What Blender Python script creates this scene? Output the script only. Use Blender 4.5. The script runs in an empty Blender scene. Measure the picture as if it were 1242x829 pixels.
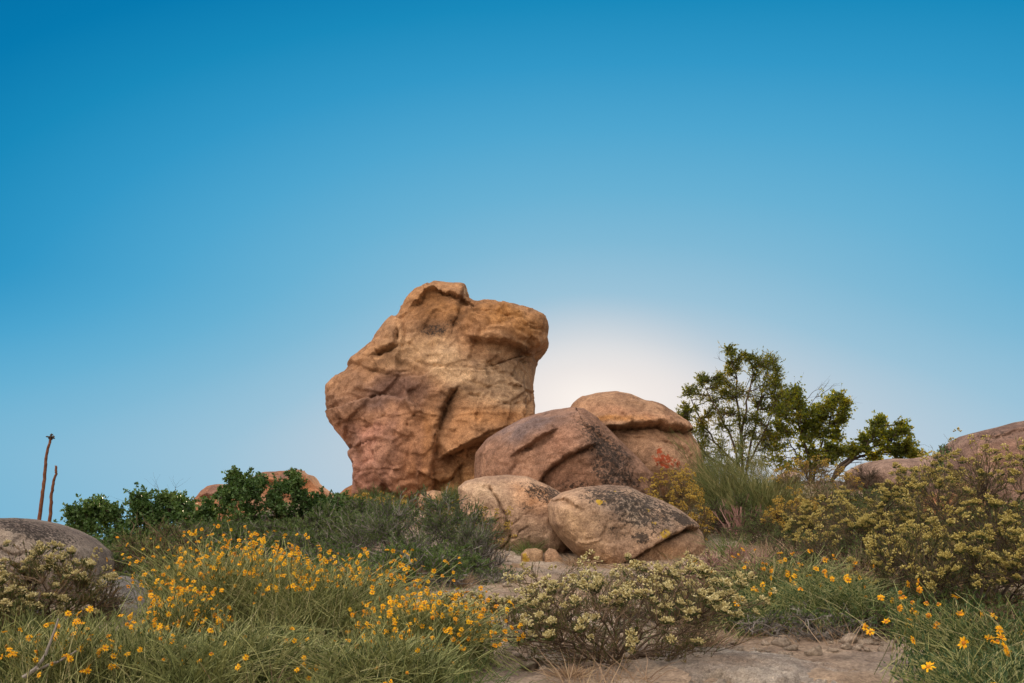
import bpy, math
import numpy as np
from mathutils import Vector

SC = bpy.context.scene
COL = SC.collection
PI = math.pi
# ------------------------------------------------------------------ camera model
F = 1207.5; CX = 621.0; CY = 414.5
PITCH = math.radians(10.5)
EYE = np.array([0.0, 0.0, 1.2])
_fw = np.array([0, math.cos(PITCH), math.sin(PITCH)])
_up = np.array([0, -math.sin(PITCH), math.cos(PITCH)])
_rt = np.array([1.0, 0, 0])


def at(px, py, D):
    """world point at horizontal distance D (metres along +Y) seen at photograph pixel px, py"""
    d = _fw + (px - CX) / F * _rt + (CY - py) / F * _up
    return EYE + d * (D / d[1])


def mpp(D):
    return D / F


# ------------------------------------------------------------------ noise
_rs = np.random.RandomState(7)
_perm = np.concatenate([_rs.permutation(256)] * 2)
_g = _rs.normal(size=(256, 3)); _g /= np.linalg.norm(_g, axis=1)[:, None]


def pnoise(P, seed=0):
    P = np.asarray(P, float) + seed * 17.31
    i = np.floor(P).astype(int); f = P - i; i &= 255
    u = f * f * f * (f * (f * 6 - 15) + 10)
    out = 0
    for dx in (0, 1):
        wx = u[:, 0] if dx else 1 - u[:, 0]
        hx = _perm[(i[:, 0] + dx) & 255]
        for dy in (0, 1):
            wy = u[:, 1] if dy else 1 - u[:, 1]
            hy = _perm[(hx + i[:, 1] + dy) & 255]
            for dz in (0, 1):
                wz = u[:, 2] if dz else 1 - u[:, 2]
                h = _perm[(hy + i[:, 2] + dz) & 255]
                out = out + wx * wy * wz * (_g[h] * (f - np.array([dx, dy, dz]))).sum(1)
    return out * 1.5


def fbm(P, oct=4, seed=0, gain=0.5, lac=2.03):
    a, s, n = 1.0, 0.0, 0.0
    P = np.asarray(P, float)
    for k in range(oct):
        s = s + a * pnoise(P, seed + k); n += a; P = P * lac; a *= gain
    return s / n


def ridged(P, oct=4, seed=0):
    a, s, n = 1.0, 0.0, 0.0
    P = np.asarray(P, float)
    for k in range(oct):
        s = s + a * (1 - 2 * np.abs(pnoise(P, seed + k))); n += a; P = P * 2.1; a *= 0.5
    return s / n


def facets(P, cell, seed=0, sharp=110.0):
    """flat broken faces: every jittered cell has a tilt and an offset of its own, blended over a narrow joint"""
    P = np.asarray(P, float) / cell + seed * 3.1
    i = np.floor(P).astype(int); num = np.zeros(len(P)); den = np.zeros(len(P)); bd = np.full(len(P), 1e9); items = []
    for dx in (-1, 0, 1):
        for dy in (-1, 0, 1):
            for dz in (-1, 0, 1):
                c = i + np.array([dx, dy, dz])
                h = _perm[(_perm[(_perm[c[:, 0] & 255] + c[:, 1]) & 255] + c[:, 2]) & 255]
                p = c + 0.5 + 0.42 * _g[h]
                q = P - p; d = (q * q).sum(1); bd = np.minimum(bd, d)
                items.append((d, (q * _g[(h + 57) & 255]).sum(1) * 0.6 + _g[(h + 91) & 255][:, 0] * 0.6))
    for d, val in items:
        w = np.exp(-(d - bd) * sharp); num += w * val; den += w
    return num / den


def sstep(a, b, x):
    t = np.clip((x - a) / (b - a), 0, 1)
    return t * t * (3 - 2 * t)


def nrm(v):
    return v / np.maximum(np.linalg.norm(v, axis=-1, keepdims=True), 1e-9)


# ------------------------------------------------------------------ object helpers
def link(o):
    COL.objects.link(o); return o


def tag(o, label=None, cat=None, group=None, kind=None):
    if label: o['label'] = label
    if cat: o['category'] = cat
    if group: o['group'] = group
    if kind: o['kind'] = kind
    return o


def empty(name, loc, label, cat, group=None):
    o = link(bpy.data.objects.new(name, None)); o.location = [float(c) for c in loc]
    o.empty_display_size = 0.1
    return tag(o, label, cat, group)


class Acc:
    """collects triangles and quads with a per vertex random value"""
    def __init__(s):
        s.v = []; s.t = []; s.q = []; s.r = []; s.tm = []; s.qm = []; s.n = 0

    def add(s, v, tris=None, quads=None, rnd=None, mat=0):
        v = np.asarray(v, float).reshape(-1, 3)
        s.v.append(v)
        s.r.append(np.zeros(len(v)) if rnd is None else np.asarray(rnd, float).reshape(-1))
        if tris is not None and len(tris):
            s.t.append(np.asarray(tris).reshape(-1, 3) + s.n); s.tm.append(np.full(len(s.t[-1]), mat))
        if quads is not None and len(quads):
            s.q.append(np.asarray(quads).reshape(-1, 4) + s.n); s.qm.append(np.full(len(s.q[-1]), mat))
        s.n += len(v)

    def mesh(s, name, mats, smooth=False):
        me = bpy.data.meshes.new(name)
        if not s.v:
            return me
        V = np.concatenate(s.v); R = np.concatenate(s.r)
        T = np.concatenate(s.t) if s.t else np.zeros((0, 3), int)
        Q = np.concatenate(s.q) if s.q else np.zeros((0, 4), int)
        M = np.concatenate(s.tm + s.qm)
        me.vertices.add(len(V)); me.vertices.foreach_set('co', V.astype(np.float32).ravel())
        L = np.concatenate([T.ravel(), Q.ravel()])
        me.loops.add(len(L)); me.loops.foreach_set('vertex_index', L.astype(np.int32))
        np_ = len(T) + len(Q)
        me.polygons.add(np_)
        st = np.concatenate([np.arange(len(T)) * 3, len(T) * 3 + np.arange(len(Q)) * 4])
        me.polygons.foreach_set('loop_start', st.astype(np.int32))
        me.polygons.foreach_set('material_index', M.astype(np.int32))
        me.polygons.foreach_set('use_smooth', np.full(np_, smooth))
        a = me.attributes.new('rnd', 'FLOAT', 'POINT'); a.data.foreach_set('value', R.astype(np.float32))
        for m in mats: me.materials.append(m)
        me.update(calc_edges=True)
        return me

    def obj(s, name, mats, parent=None, loc=None, smooth=False):
        o = link(bpy.data.objects.new(name, s.mesh(name, mats if isinstance(mats, (list, tuple)) else [mats], smooth)))
        if parent is not None: o.parent = parent
        if loc is not None: o.location = [float(c) for c in loc]
        return o


def tubes(acc, P, R, rnd=None, sides=3, mat=0):
    P = np.asarray(P, float); n, k, _ = P.shape
    if n == 0: return
    R = np.broadcast_to(np.asarray(R, float), (n, k)) if np.ndim(R) < 2 else np.asarray(R)
    d = nrm(P[:, -1] - P[:, 0])
    ref = np.where(np.abs(d[:, 2:3]) > 0.9, np.array([[1.0, 0, 0]]), np.array([[0, 0, 1.0]]))
    a = nrm(np.cross(d, ref)); b = np.cross(d, a)
    ang = np.arange(sides) / sides * 2 * PI
    off = np.cos(ang)[None, :, None] * a[:, None, :] + np.sin(ang)[None, :, None] * b[:, None, :]
    V = P[:, :, None, :] + R[:, :, None, None] * off[:, None]
    base = (np.arange(n) * k * sides)[:, None, None]
    i = np.arange(k - 1)[None, :, None] * sides; j = np.arange(sides)[None, None, :]; j2 = (j + 1) % sides
    Q = np.stack([base + i + j, base + i + j2, base + i + sides + j2, base + i + sides + j], -1)
    r = np.random.RandomState(n).rand(n) if rnd is None else rnd
    acc.add(V, quads=Q, rnd=np.repeat(r, k * sides), mat=mat)


def leaves(acc, pos, d, side, ln, w, rnd, fold=0.25, mat=0):
    """kite leaves folded along the midrib"""
    n = len(pos)
    if n == 0: return
    d = nrm(d); side = nrm(side - (side * d).sum(1, keepdims=True) * d); up = np.cross(side, d)
    ln = np.broadcast_to(ln, (n,))[:, None]; w = np.broadcast_to(w, (n,))[:, None]
    V = np.stack([pos, pos + d * ln * 0.5 + side * w * 0.5 + up * w * fold,
                  pos + d * ln, pos + d * ln * 0.5 - side * w * 0.5 + up * w * fold], 1)
    b = (np.arange(n) * 4)[:, None]
    T = np.concatenate([b + np.array([[0, 1, 2]]), b + np.array([[0, 2, 3]])])
    acc.add(V, tris=T, rnd=np.repeat(rnd, 4), mat=mat)


def cones(acc, pos, d, ln, w, rnd, mat=0):
    """little buds: double cones of four sides"""
    n = len(pos)
    if n == 0: return
    d = nrm(d); ref = np.where(np.abs(d[:, 2:3]) > 0.9, np.array([[1.0, 0, 0]]), np.array([[0, 0, 1.0]]))
    a = nrm(np.cross(d, ref)); b = np.cross(d, a)
    ln = np.broadcast_to(ln, (n,))[:, None]; w = np.broadcast_to(w, (n,))[:, None] * 0.5
    m = pos + d * ln * 0.7
    V = np.stack([pos, m + a * w, m + b * w, m - a * w, m - b * w, pos + d * ln], 1)
    o = (np.arange(n) * 6)[:, None]
    T = np.concatenate([o + np.array([t]) for t in ([0, 2, 1], [0, 3, 2], [0, 4, 3], [0, 1, 4], [5, 1, 2], [5, 2, 3], [5, 3, 4], [5, 4, 1])])
    acc.add(V, tris=T, rnd=np.repeat(rnd, 6), mat=mat)


def bez(p0, p1, p2, k, jit=0.0, rng=None):
    t = np.linspace(0, 1, k)[None, :, None]
    P = (1 - t) ** 2 * p0[:, None] + 2 * t * (1 - t) * p1[:, None] + t * t * p2[:, None]
    if jit and rng is not None:
        L = np.linalg.norm(p2 - p0, axis=1)[:, None, None]
        J = rng.normal(size=P.shape) * jit * L
        J[:, 0] = 0
        P = P + J
    return P


def rdir(rng, n):
    return nrm(rng.normal(size=(n, 3)))


# ------------------------------------------------------------------ materials
def mat_new(name):
    m = bpy.data.materials.new(name); m.use_nodes = True
    nt = m.node_tree; nt.nodes.clear()
    return m, nt, nt.nodes, nt.links


def N(ns, t, **kw):
    n = ns.new(t)
    for k, v in kw.items(): setattr(n, k, v)
    return n


def ramp(ns, stops, interp='LINEAR'):
    r = ns.new('ShaderNodeValToRGB'); r.color_ramp.interpolation = interp
    e = r.color_ramp.elements
    while len(e) > 1: e.remove(e[-1])
    for i, (p, c) in enumerate(stops):
        el = e[0] if i == 0 else e.new(p)
        el.position = p; el.color = (*c, 1) if len(c) == 3 else c
    return r


def leaf_mat(name, stops, trans=0.3, rough=0.6, tcol=None):
    """stops: colours picked by the per leaf random value; light also passes through the leaf"""
    m, nt, ns, ls = mat_new(name)
    at_ = N(ns, 'ShaderNodeAttribute', attribute_name='rnd')
    rp = ramp(ns, stops); ls.new(at_.outputs['Fac'], rp.inputs[0])
    pr = N(ns, 'ShaderNodeBsdfPrincipled'); pr.inputs['Roughness'].default_value = rough
    pr.inputs['Specular IOR Level'].default_value = 0.25
    ls.new(rp.outputs[0], pr.inputs['Base Color'])
    out = N(ns, 'ShaderNodeOutputMaterial')
    if trans > 0:
        tr = N(ns, 'ShaderNodeBsdfTranslucent')
        mx = N(ns, 'ShaderNodeMix', data_type='RGBA', blend_type='MULTIPLY'); mx.inputs['Factor'].default_value = 1
        ls.new(rp.outputs[0], mx.inputs['A']); mx.inputs['B'].default_value = (*(tcol or (1.6, 1.6, 0.8)), 1)
        ls.new(mx.outputs['Result'], tr.inputs['Color'])
        ms = N(ns, 'ShaderNodeMixShader'); ms.inputs[0].default_value = trans
        ls.new(pr.outputs[0], ms.inputs[1]); ls.new(tr.outputs[0], ms.inputs[2])
        ls.new(ms.outputs[0], out.inputs[0])
    else:
        ls.new(pr.outputs[0], out.inputs[0])
    return m


def rock_mat(name, grain=1.0, lich=(0.034, 0.029, 0.027), bump=1.0):
    """sandstone: painted vertex tones (strata, varnish), broken up by noise; lichen crusts where the masks allow them"""
    m, nt, ns, ls = mat_new(name)
    tc = N(ns, 'ShaderNodeTexCoord')
    vc = N(ns, 'ShaderNodeVertexColor', layer_name='col')
    lm = N(ns, 'ShaderNodeAttribute', attribute_name='lich')
    ym = N(ns, 'ShaderNodeAttribute', attribute_name='ylich')

    def noise(scale, det=8, rough=0.6, dist=0.0):
        n = N(ns, 'ShaderNodeTexNoise'); n.inputs['Scale'].default_value = scale; n.inputs['Detail'].default_value = det
        n.inputs['Roughness'].default_value = rough; n.inputs['Distortion'].default_value = dist
        ls.new(tc.outputs['Object'], n.inputs['Vector']); return n.outputs['Fac']

    def mth(op, a, b=None, c=None):
        n = N(ns, 'ShaderNodeMath', operation=op)
        for i, x in enumerate((a, b, c)):
            if x is None: continue
            if isinstance(x, (int, float)): n.inputs[i].default_value = x
            else: ls.new(x, n.inputs[i])
        return n.outputs[0]

    def mul(col, fac_sock, lo, hi):
        r = ramp(ns, [(0.28, lo), (0.72, hi)]); ls.new(fac_sock, r.inputs[0])
        x = N(ns, 'ShaderNodeMix', data_type='RGBA', blend_type='MULTIPLY'); x.inputs['Factor'].default_value = 1
        ls.new(col, x.inputs['A']); ls.new(r.outputs[0], x.inputs['B']); return x.outputs['Result']

    def mix(fac, a, b):
        x = N(ns, 'ShaderNodeMix', data_type='RGBA')
        ls.new(fac, x.inputs['Factor']); ls.new(a, x.inputs['A'])
        if isinstance(b, tuple): x.inputs['B'].default_value = (*b, 1)
        else: ls.new(b, x.inputs['B'])
        return x.outputs['Result']

    c = vc.outputs['Color']
    c = mul(c, noise(2.2, 6, 0.65, 0.6), (0.55, 0.51, 0.51), (1.32, 1.29, 1.23))
    c = mul(c, noise(11 * grain, 6, 0.7, 0.3), (0.58, 0.56, 0.56), (1.32, 1.32, 1.30))
    c = mul(c, noise(60 * grain, 3, 0.6), (0.60, 0.59, 0.58), (1.30, 1.30, 1.30))
    # dark lichen: noise threshold falls as the mask rises
    n1 = noise(26 * grain, 10, 0.72, 0.5)
    th = mth('MULTIPLY_ADD', lm.outputs['Fac'], -0.40, 0.735)
    fac = mth('MULTIPLY', mth('SUBTRACT', n1, th), 11)
    fac = mth('MINIMUM', mth('MAXIMUM', fac, 0.0), 0.88)
    c = mix(fac, c, lich)
    n2 = noise(14 * grain, 8, 0.7, 0.3)
    th2 = mth('MULTIPLY_ADD', ym.outputs['Fac'], -0.40, 0.76)
    f2 = mth('MINIMUM', mth('MAXIMUM', mth('MULTIPLY', mth('SUBTRACT', n2, th2), 14), 0.0), 0.9)
    yc = N(ns, 'ShaderNodeVertexColor', layer_name='ycol')
    c = mix(f2, c, yc.outputs['Color'])
    pr = N(ns, 'ShaderNodeBsdfPrincipled'); pr.inputs['Roughness'].default_value = 0.95
    pr.inputs['Specular IOR Level'].default_value = 0.15
    ls.new(c, pr.inputs['Base Color'])
    b1 = N(ns, 'ShaderNodeBump'); b1.inputs['Strength'].default_value = 0.95 * bump; b1.inputs['Distance'].default_value = 0.05
    ls.new(noise(6 * grain, 10, 0.68, 0.5), b1.inputs['Height'])
    b2 = N(ns, 'ShaderNodeBump'); b2.inputs['Strength'].default_value = 0.8 * bump; b2.inputs['Distance'].default_value = 0.02
    ls.new(noise(45 * grain, 6, 0.7), b2.inputs['Height']); ls.new(b1.outputs[0], b2.inputs['Normal'])
    ls.new(b2.outputs[0], pr.inputs['Normal'])
    out = N(ns, 'ShaderNodeOutputMaterial'); ls.new(pr.outputs[0], out.inputs[0])
    return m


def bark_mat(name, stops):
    m, nt, ns, ls = mat_new(name)
    a = N(ns, 'ShaderNodeAttribute', attribute_name='rnd')
    tc = N(ns, 'ShaderNodeTexCoord'); nz = N(ns, 'ShaderNodeTexNoise'); nz.inputs['Scale'].default_value = 25
    ls.new(tc.outputs['Object'], nz.inputs['Vector'])
    ad = N(ns, 'ShaderNodeMath', operation='MULTIPLY_ADD'); ls.new(nz.outputs['Fac'], ad.inputs[0]); ad.inputs[1].default_value = 0.5
    sc = N(ns, 'ShaderNodeMath', operation='MULTIPLY_ADD'); ls.new(a.outputs['Fac'], sc.inputs[0]); sc.inputs[1].default_value = 0.75; sc.inputs[2].default_value = -0.12
    ls.new(sc.outputs[0], ad.inputs[2])
    rp = ramp(ns, stops); ls.new(ad.outputs[0], rp.inputs[0])
    pr = N(ns, 'ShaderNodeBsdfPrincipled'); pr.inputs['Roughness'].default_value = 0.85; pr.inputs['Specular IOR Level'].default_value = 0.2
    ls.new(rp.outputs[0], pr.inputs['Base Color'])
    out = N(ns, 'ShaderNodeOutputMaterial'); ls.new(pr.outputs[0], out.inputs[0])
    return m


M = {}
M['rock'] = rock_mat('sandstone')
M['rock_fine'] = rock_mat('sandstone_near', grain=2.0)
M['twig_brown'] = bark_mat('brown_twigs', [(0, (0.04, 0.028, 0.02)), (0.5, (0.11, 0.075, 0.05)), (1, (0.27, 0.19, 0.125))])
M['twig_grey'] = bark_mat('grey_twigs', [(0, (0.05, 0.045, 0.04)), (0.5, (0.14, 0.127, 0.115)), (1, (0.34, 0.31, 0.28))])
M['twig_dark'] = bark_mat('dark_bark', [(0, (0.03, 0.023, 0.018)), (0.6, (0.075, 0.055, 0.04)), (1, (0.13, 0.10, 0.075))])
M['twig_pink'] = bark_mat('pinkish_dead_twigs', [(0, (0.14, 0.075, 0.065)), (0.5, (0.27, 0.15, 0.13)), (1, (0.40, 0.26, 0.22))])
M['stalk'] = bark_mat('agave_stalk', [(0, (0.04, 0.018, 0.012)), (0.5, (0.14, 0.055, 0.03)), (1, (0.32, 0.18, 0.11))])
M['daisy_stem'] = leaf_mat('daisy_stems', [(0, (0.05, 0.065, 0.02)), (0.35, (0.18, 0.205, 0.07)), (0.75, (0.36, 0.37, 0.15)), (1, (0.52, 0.46, 0.27))], 0.15)
M['daisy_leaf'] = leaf_mat('daisy_leaves', [(0, (0.02, 0.034, 0.012)), (0.5, (0.075, 0.10, 0.036)), (1, (0.24, 0.25, 0.105))], 0.25)
M['daisy_leaf_green'] = leaf_mat('daisy_leaves_greener', [(0, (0.018, 0.042, 0.015)), (0.5, (0.06, 0.105, 0.042)), (1, (0.15, 0.20, 0.09))], 0.25)
M['petal'] = leaf_mat('yellow_petals', [(0, (0.80, 0.33, 0.008)), (0.5, (0.88, 0.46, 0.012)), (1, (0.93, 0.60, 0.022))], 0.3, tcol=(1.1, 1.1, 0.8))
M['disc'] = leaf_mat('flower_discs', [(0, (0.30, 0.10, 0.012)), (1, (0.62, 0.27, 0.015))], 0.0)
M['cream'] = leaf_mat('cream_heads', [(0, (0.18, 0.12, 0.04)), (0.25, (0.36, 0.29, 0.11)), (0.6, (0.56, 0.49, 0.25)), (1, (0.76, 0.71, 0.48))], 0.2)
M['gold'] = leaf_mat('yellowish_heads', [(0, (0.12, 0.085, 0.02)), (0.3, (0.30, 0.24, 0.06)), (0.7, (0.48, 0.40, 0.13)), (1, (0.66, 0.58, 0.28))], 0.2)
M['ochre'] = leaf_mat('ochre_heads', [(0, (0.20, 0.12, 0.02)), (0.5, (0.42, 0.28, 0.05)), (1, (0.56, 0.43, 0.11))], 0.2)
M['rabbit_leaf'] = leaf_mat('rabbitbrush_leaves', [(0, (0.018, 0.032, 0.010)), (0.45, (0.06, 0.085, 0.024)), (0.75, (0.15, 0.13, 0.05)), (1, (0.25, 0.15, 0.085))], 0.25)
M['oak_leaf'] = leaf_mat('dark_green_leaves', [(0, (0.026, 0.058, 0.018)), (0.55, (0.066, 0.125, 0.036)), (1, (0.14, 0.19, 0.06))], 0.25, 0.45)
M['tree_leaf'] = leaf_mat('tree_leaves', [(0, (0.022, 0.038, 0.012)), (0.55, (0.055, 0.08, 0.02)), (1, (0.15, 0.15, 0.03))], 0.45, 0.5, (6.8, 4.9, 0.5))
M['juniper'] = leaf_mat('juniper_sprays', [(0, (0.022, 0.036, 0.013)), (0.55, (0.055, 0.075, 0.022)), (1, (0.17, 0.145, 0.035))], 0.42, 0.6, (6.0, 4.6, 0.6))
M['broom'] = leaf_mat('green_broom_stems', [(0, (0.05, 0.068, 0.022)), (0.5, (0.12, 0.14, 0.045)), (0.8, (0.25, 0.23, 0.09)), (1, (0.38, 0.30, 0.16))], 0.15)
M['greyleaf'] = leaf_mat('small_grey_green_leaves', [(0, (0.045, 0.085, 0.025)), (0.6, (0.10, 0.155, 0.048)), (1, (0.20, 0.23, 0.085))], 0.25)
M['dry'] = leaf_mat('dry_grass', [(0, (0.20, 0.13, 0.085)), (0.5, (0.36, 0.25, 0.165)), (1, (0.50, 0.38, 0.25))], 0.3, tcol=(1.2, 1.1, 0.9))
M['grass'] = leaf_mat('green_grass', [(0, (0.05, 0.09, 0.028)), (0.6, (0.10, 0.155, 0.05)), (1, (0.25, 0.25, 0.10))], 0.3)

# ------------------------------------------------------------------ ground
def base_profile(D):
    return np.interp(D, [-400, -2, 1, 4.5, 8, 12, 16, 18, 22, 28, 36, 60, 140, 600], [-3, -0.1, 0, 0.56, 0.86, 1.02, 1.5, 1.75, 1.75, 1.25, 0.6, -1.0, -6, -20])


_cp = [(560, 829, 4.4), (700, 829, 4.7), (640, 765, 6.3), (622, 738, 7.4), (640, 702, 9.6), (760, 694, 11.4), (655, 680, 11.4), (600, 655, 13), (560, 640, 14), (500, 614, 17),
       (430, 616, 17.5), (620, 600, 18), (870, 664, 11.5), (905, 642, 13.5), (960, 604, 15.5), (1010, 584, 17), (1150, 604, 14.5), (1100, 705, 8.5), (1000, 692, 9),
       (950, 742, 6.6), (900, 792, 5.2), (1080, 800, 5.0), (1242, 829, 4.0), (1242, 725, 6.5), (1200, 655, 9), (20, 735, 6.6), (150, 745, 6.4), (250, 705, 8.5),
       (400, 695, 9.5), (500, 705, 9), (550, 745, 7), (300, 835, 4), (100, 835, 4), (100, 690, 9.5), (200, 655, 12), (320, 640, 17), (240, 650, 19), (330, 645, 27), (60, 668, 12), (150, 668, 14), (250, 652, 15), (40, 690, 9.5), (-60, 690, 10)]
_cw = np.array([at(*c) for c in _cp])
_cd = _cw[:, None, :2] - _cw[None, :, :2]
_SIG = 1.9
_K = np.exp(-(_cd ** 2).sum(-1) / (2 * _SIG ** 2)) + 0.12 * np.eye(len(_cp))
_wt = np.linalg.solve(_K, _cw[:, 2] - base_profile(_cw[:, 1]) + 1.0 * sstep(-2.6, -5.2, _cw[:, 0]) * sstep(9.5, 15, _cw[:, 1]))


def gz(x, y, fine=True):
    x = np.atleast_1d(np.asarray(x, float)); y = np.atleast_1d(np.asarray(y, float))
    z = base_profile(y) - 1.0 * sstep(-2.6, -5.2, x) * sstep(9.5, 15, y)
    for (cx, cy, _), w in zip(_cw, _wt):
        z = z + w * np.exp(-((x - cx) ** 2 + (y - cy) ** 2) / (2 * _SIG ** 2))
    P = np.stack([x, y, np.zeros_like(x)], 1)
    z = z + 0.05 * fbm(P * 0.9, 3, 3)
    if fine:
        near = sstep(40, 25, np.hypot(x, y))
        z = z + near * (0.045 * fbm(P * 3.1, 4, 9) + 0.022 * ridged(P * 6.0, 4, 21))
    return z


def build_ground():
    def axis(a, b, step, far, grow=1.35):
        mid = np.arange(a, b + 1e-6, step); lo = []; hi = []
        s = step; v = a
        while v > far[0]: s *= grow; v -= s; lo.append(v)
        s = step; v = b
        while v < far[1]: s *= grow; v += s; hi.append(v)
        return np.concatenate([lo[::-1], mid, hi])
    xs = axis(-6.5, 6.5, 0.045, (-500, 500)); ys = axis(2.2, 17, 0.045, (-300, 600))
    X, Y = np.meshgrid(xs, ys); n, m = X.shape
    z = gz(X.ravel(), Y.ravel())
    V = np.stack([X.ravel(), Y.ravel(), z], 1)
    idx = np.arange(n * m).reshape(n, m)
    Q = np.stack([idx[:-1, :-1], idx[:-1, 1:], idx[1:, 1:], idx[1:, :-1]], -1).reshape(-1, 4)
    a = Acc(); a.add(V, quads=Q)
    o = a.obj('ground', M['rock'], smooth=True)
    P = V * np.array([1, 1, 0])
    t = sstep(-0.25, 0.35, fbm(P * 0.8, 4, 31))[:, None]
    col = np.array([0.40, 0.31, 0.235]) * (1 - t) + np.array([0.46, 0.395, 0.335]) * t
    r = sstep(0.1, 0.5, fbm(P * 2.5, 4, 41))[:, None]
    col = col * (1 - 0.35 * r)
    paint(o.data, col, np.clip(0.25 * fbm(P * 1.3, 3, 51) + 0.1, 0, 1), np.zeros(len(V)))
    tag(o, 'sandy tan slope with a trodden path rising towards the boulders', 'ground', kind='structure')
    return o


def paint(me, col, lich, yl, ycol=None):
    n = len(me.vertices)
    a = me.color_attributes.new('col', 'FLOAT_COLOR', 'POINT')
    a.data.foreach_set('color', np.concatenate([col, np.ones((n, 1))], 1).astype(np.float32).ravel())
    b = me.attributes.new('lich', 'FLOAT', 'POINT'); b.data.foreach_set('value', lich.astype(np.float32))
    c = me.attributes.new('ylich', 'FLOAT', 'POINT'); c.data.foreach_set('value', yl.astype(np.float32))
    if ycol is None: ycol = np.tile(np.array([[0.5, 0.33, 0.04]]), (n, 1))
    d = me.color_attributes.new('ycol', 'FLOAT_COLOR', 'POINT')
    d.data.foreach_set('color', np.concatenate([ycol, np.ones((n, 1))], 1).astype(np.float32).ravel())


# ------------------------------------------------------------------ rocks
def project(V):
    R = V - EYE
    dz = R @ _fw
    return CX + F * R[:, 0] / dz, CY - F * (R @ _up) / dz


def polyline(u, v, pts):
    """distance, signed side (+ above) and overshoot beyond the ends"""
    best = np.full(len(u), 1e9); side = np.zeros(len(u)); over = np.zeros(len(u))
    n = len(pts) - 1
    for i in range(n):
        ax, ay = pts[i]; bx, by = pts[i + 1]
        ex, ey = bx - ax, by - ay; L2 = ex * ex + ey * ey + 1e-9
        tt = ((u - ax) * ex + (v - ay) * ey) / L2; t = np.clip(tt, 0, 1)
        qx = u - ax - t * ex; qy = v - ay - t * ey
        d = np.hypot(qx, qy)
        s = -(ex * (v - ay) - ey * (u - ax)) / math.sqrt(L2)
        ov = np.zeros(len(u))
        if i == 0: ov = np.maximum(ov, -tt * math.sqrt(L2))
        if i == n - 1: ov = np.maximum(ov, (tt - 1) * math.sqrt(L2))
        k = d < best
        best = np.where(k, d, best); side = np.where(k, np.sign(s), side); over = np.where(k, ov, over)
    return best, side, over


def gauss(u, v, cx, cy, rx, ry, rot=0.0, p=2.0):
    c, s = math.cos(math.radians(rot)), math.sin(math.radians(rot))
    a = ((u - cx) * c + (v - cy) * s) / rx; b = (-(u - cx) * s + (v - cy) * c) / ry
    return np.exp(-((a * a + b * b) ** (p / 2)))


LSC = 1.0


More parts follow.
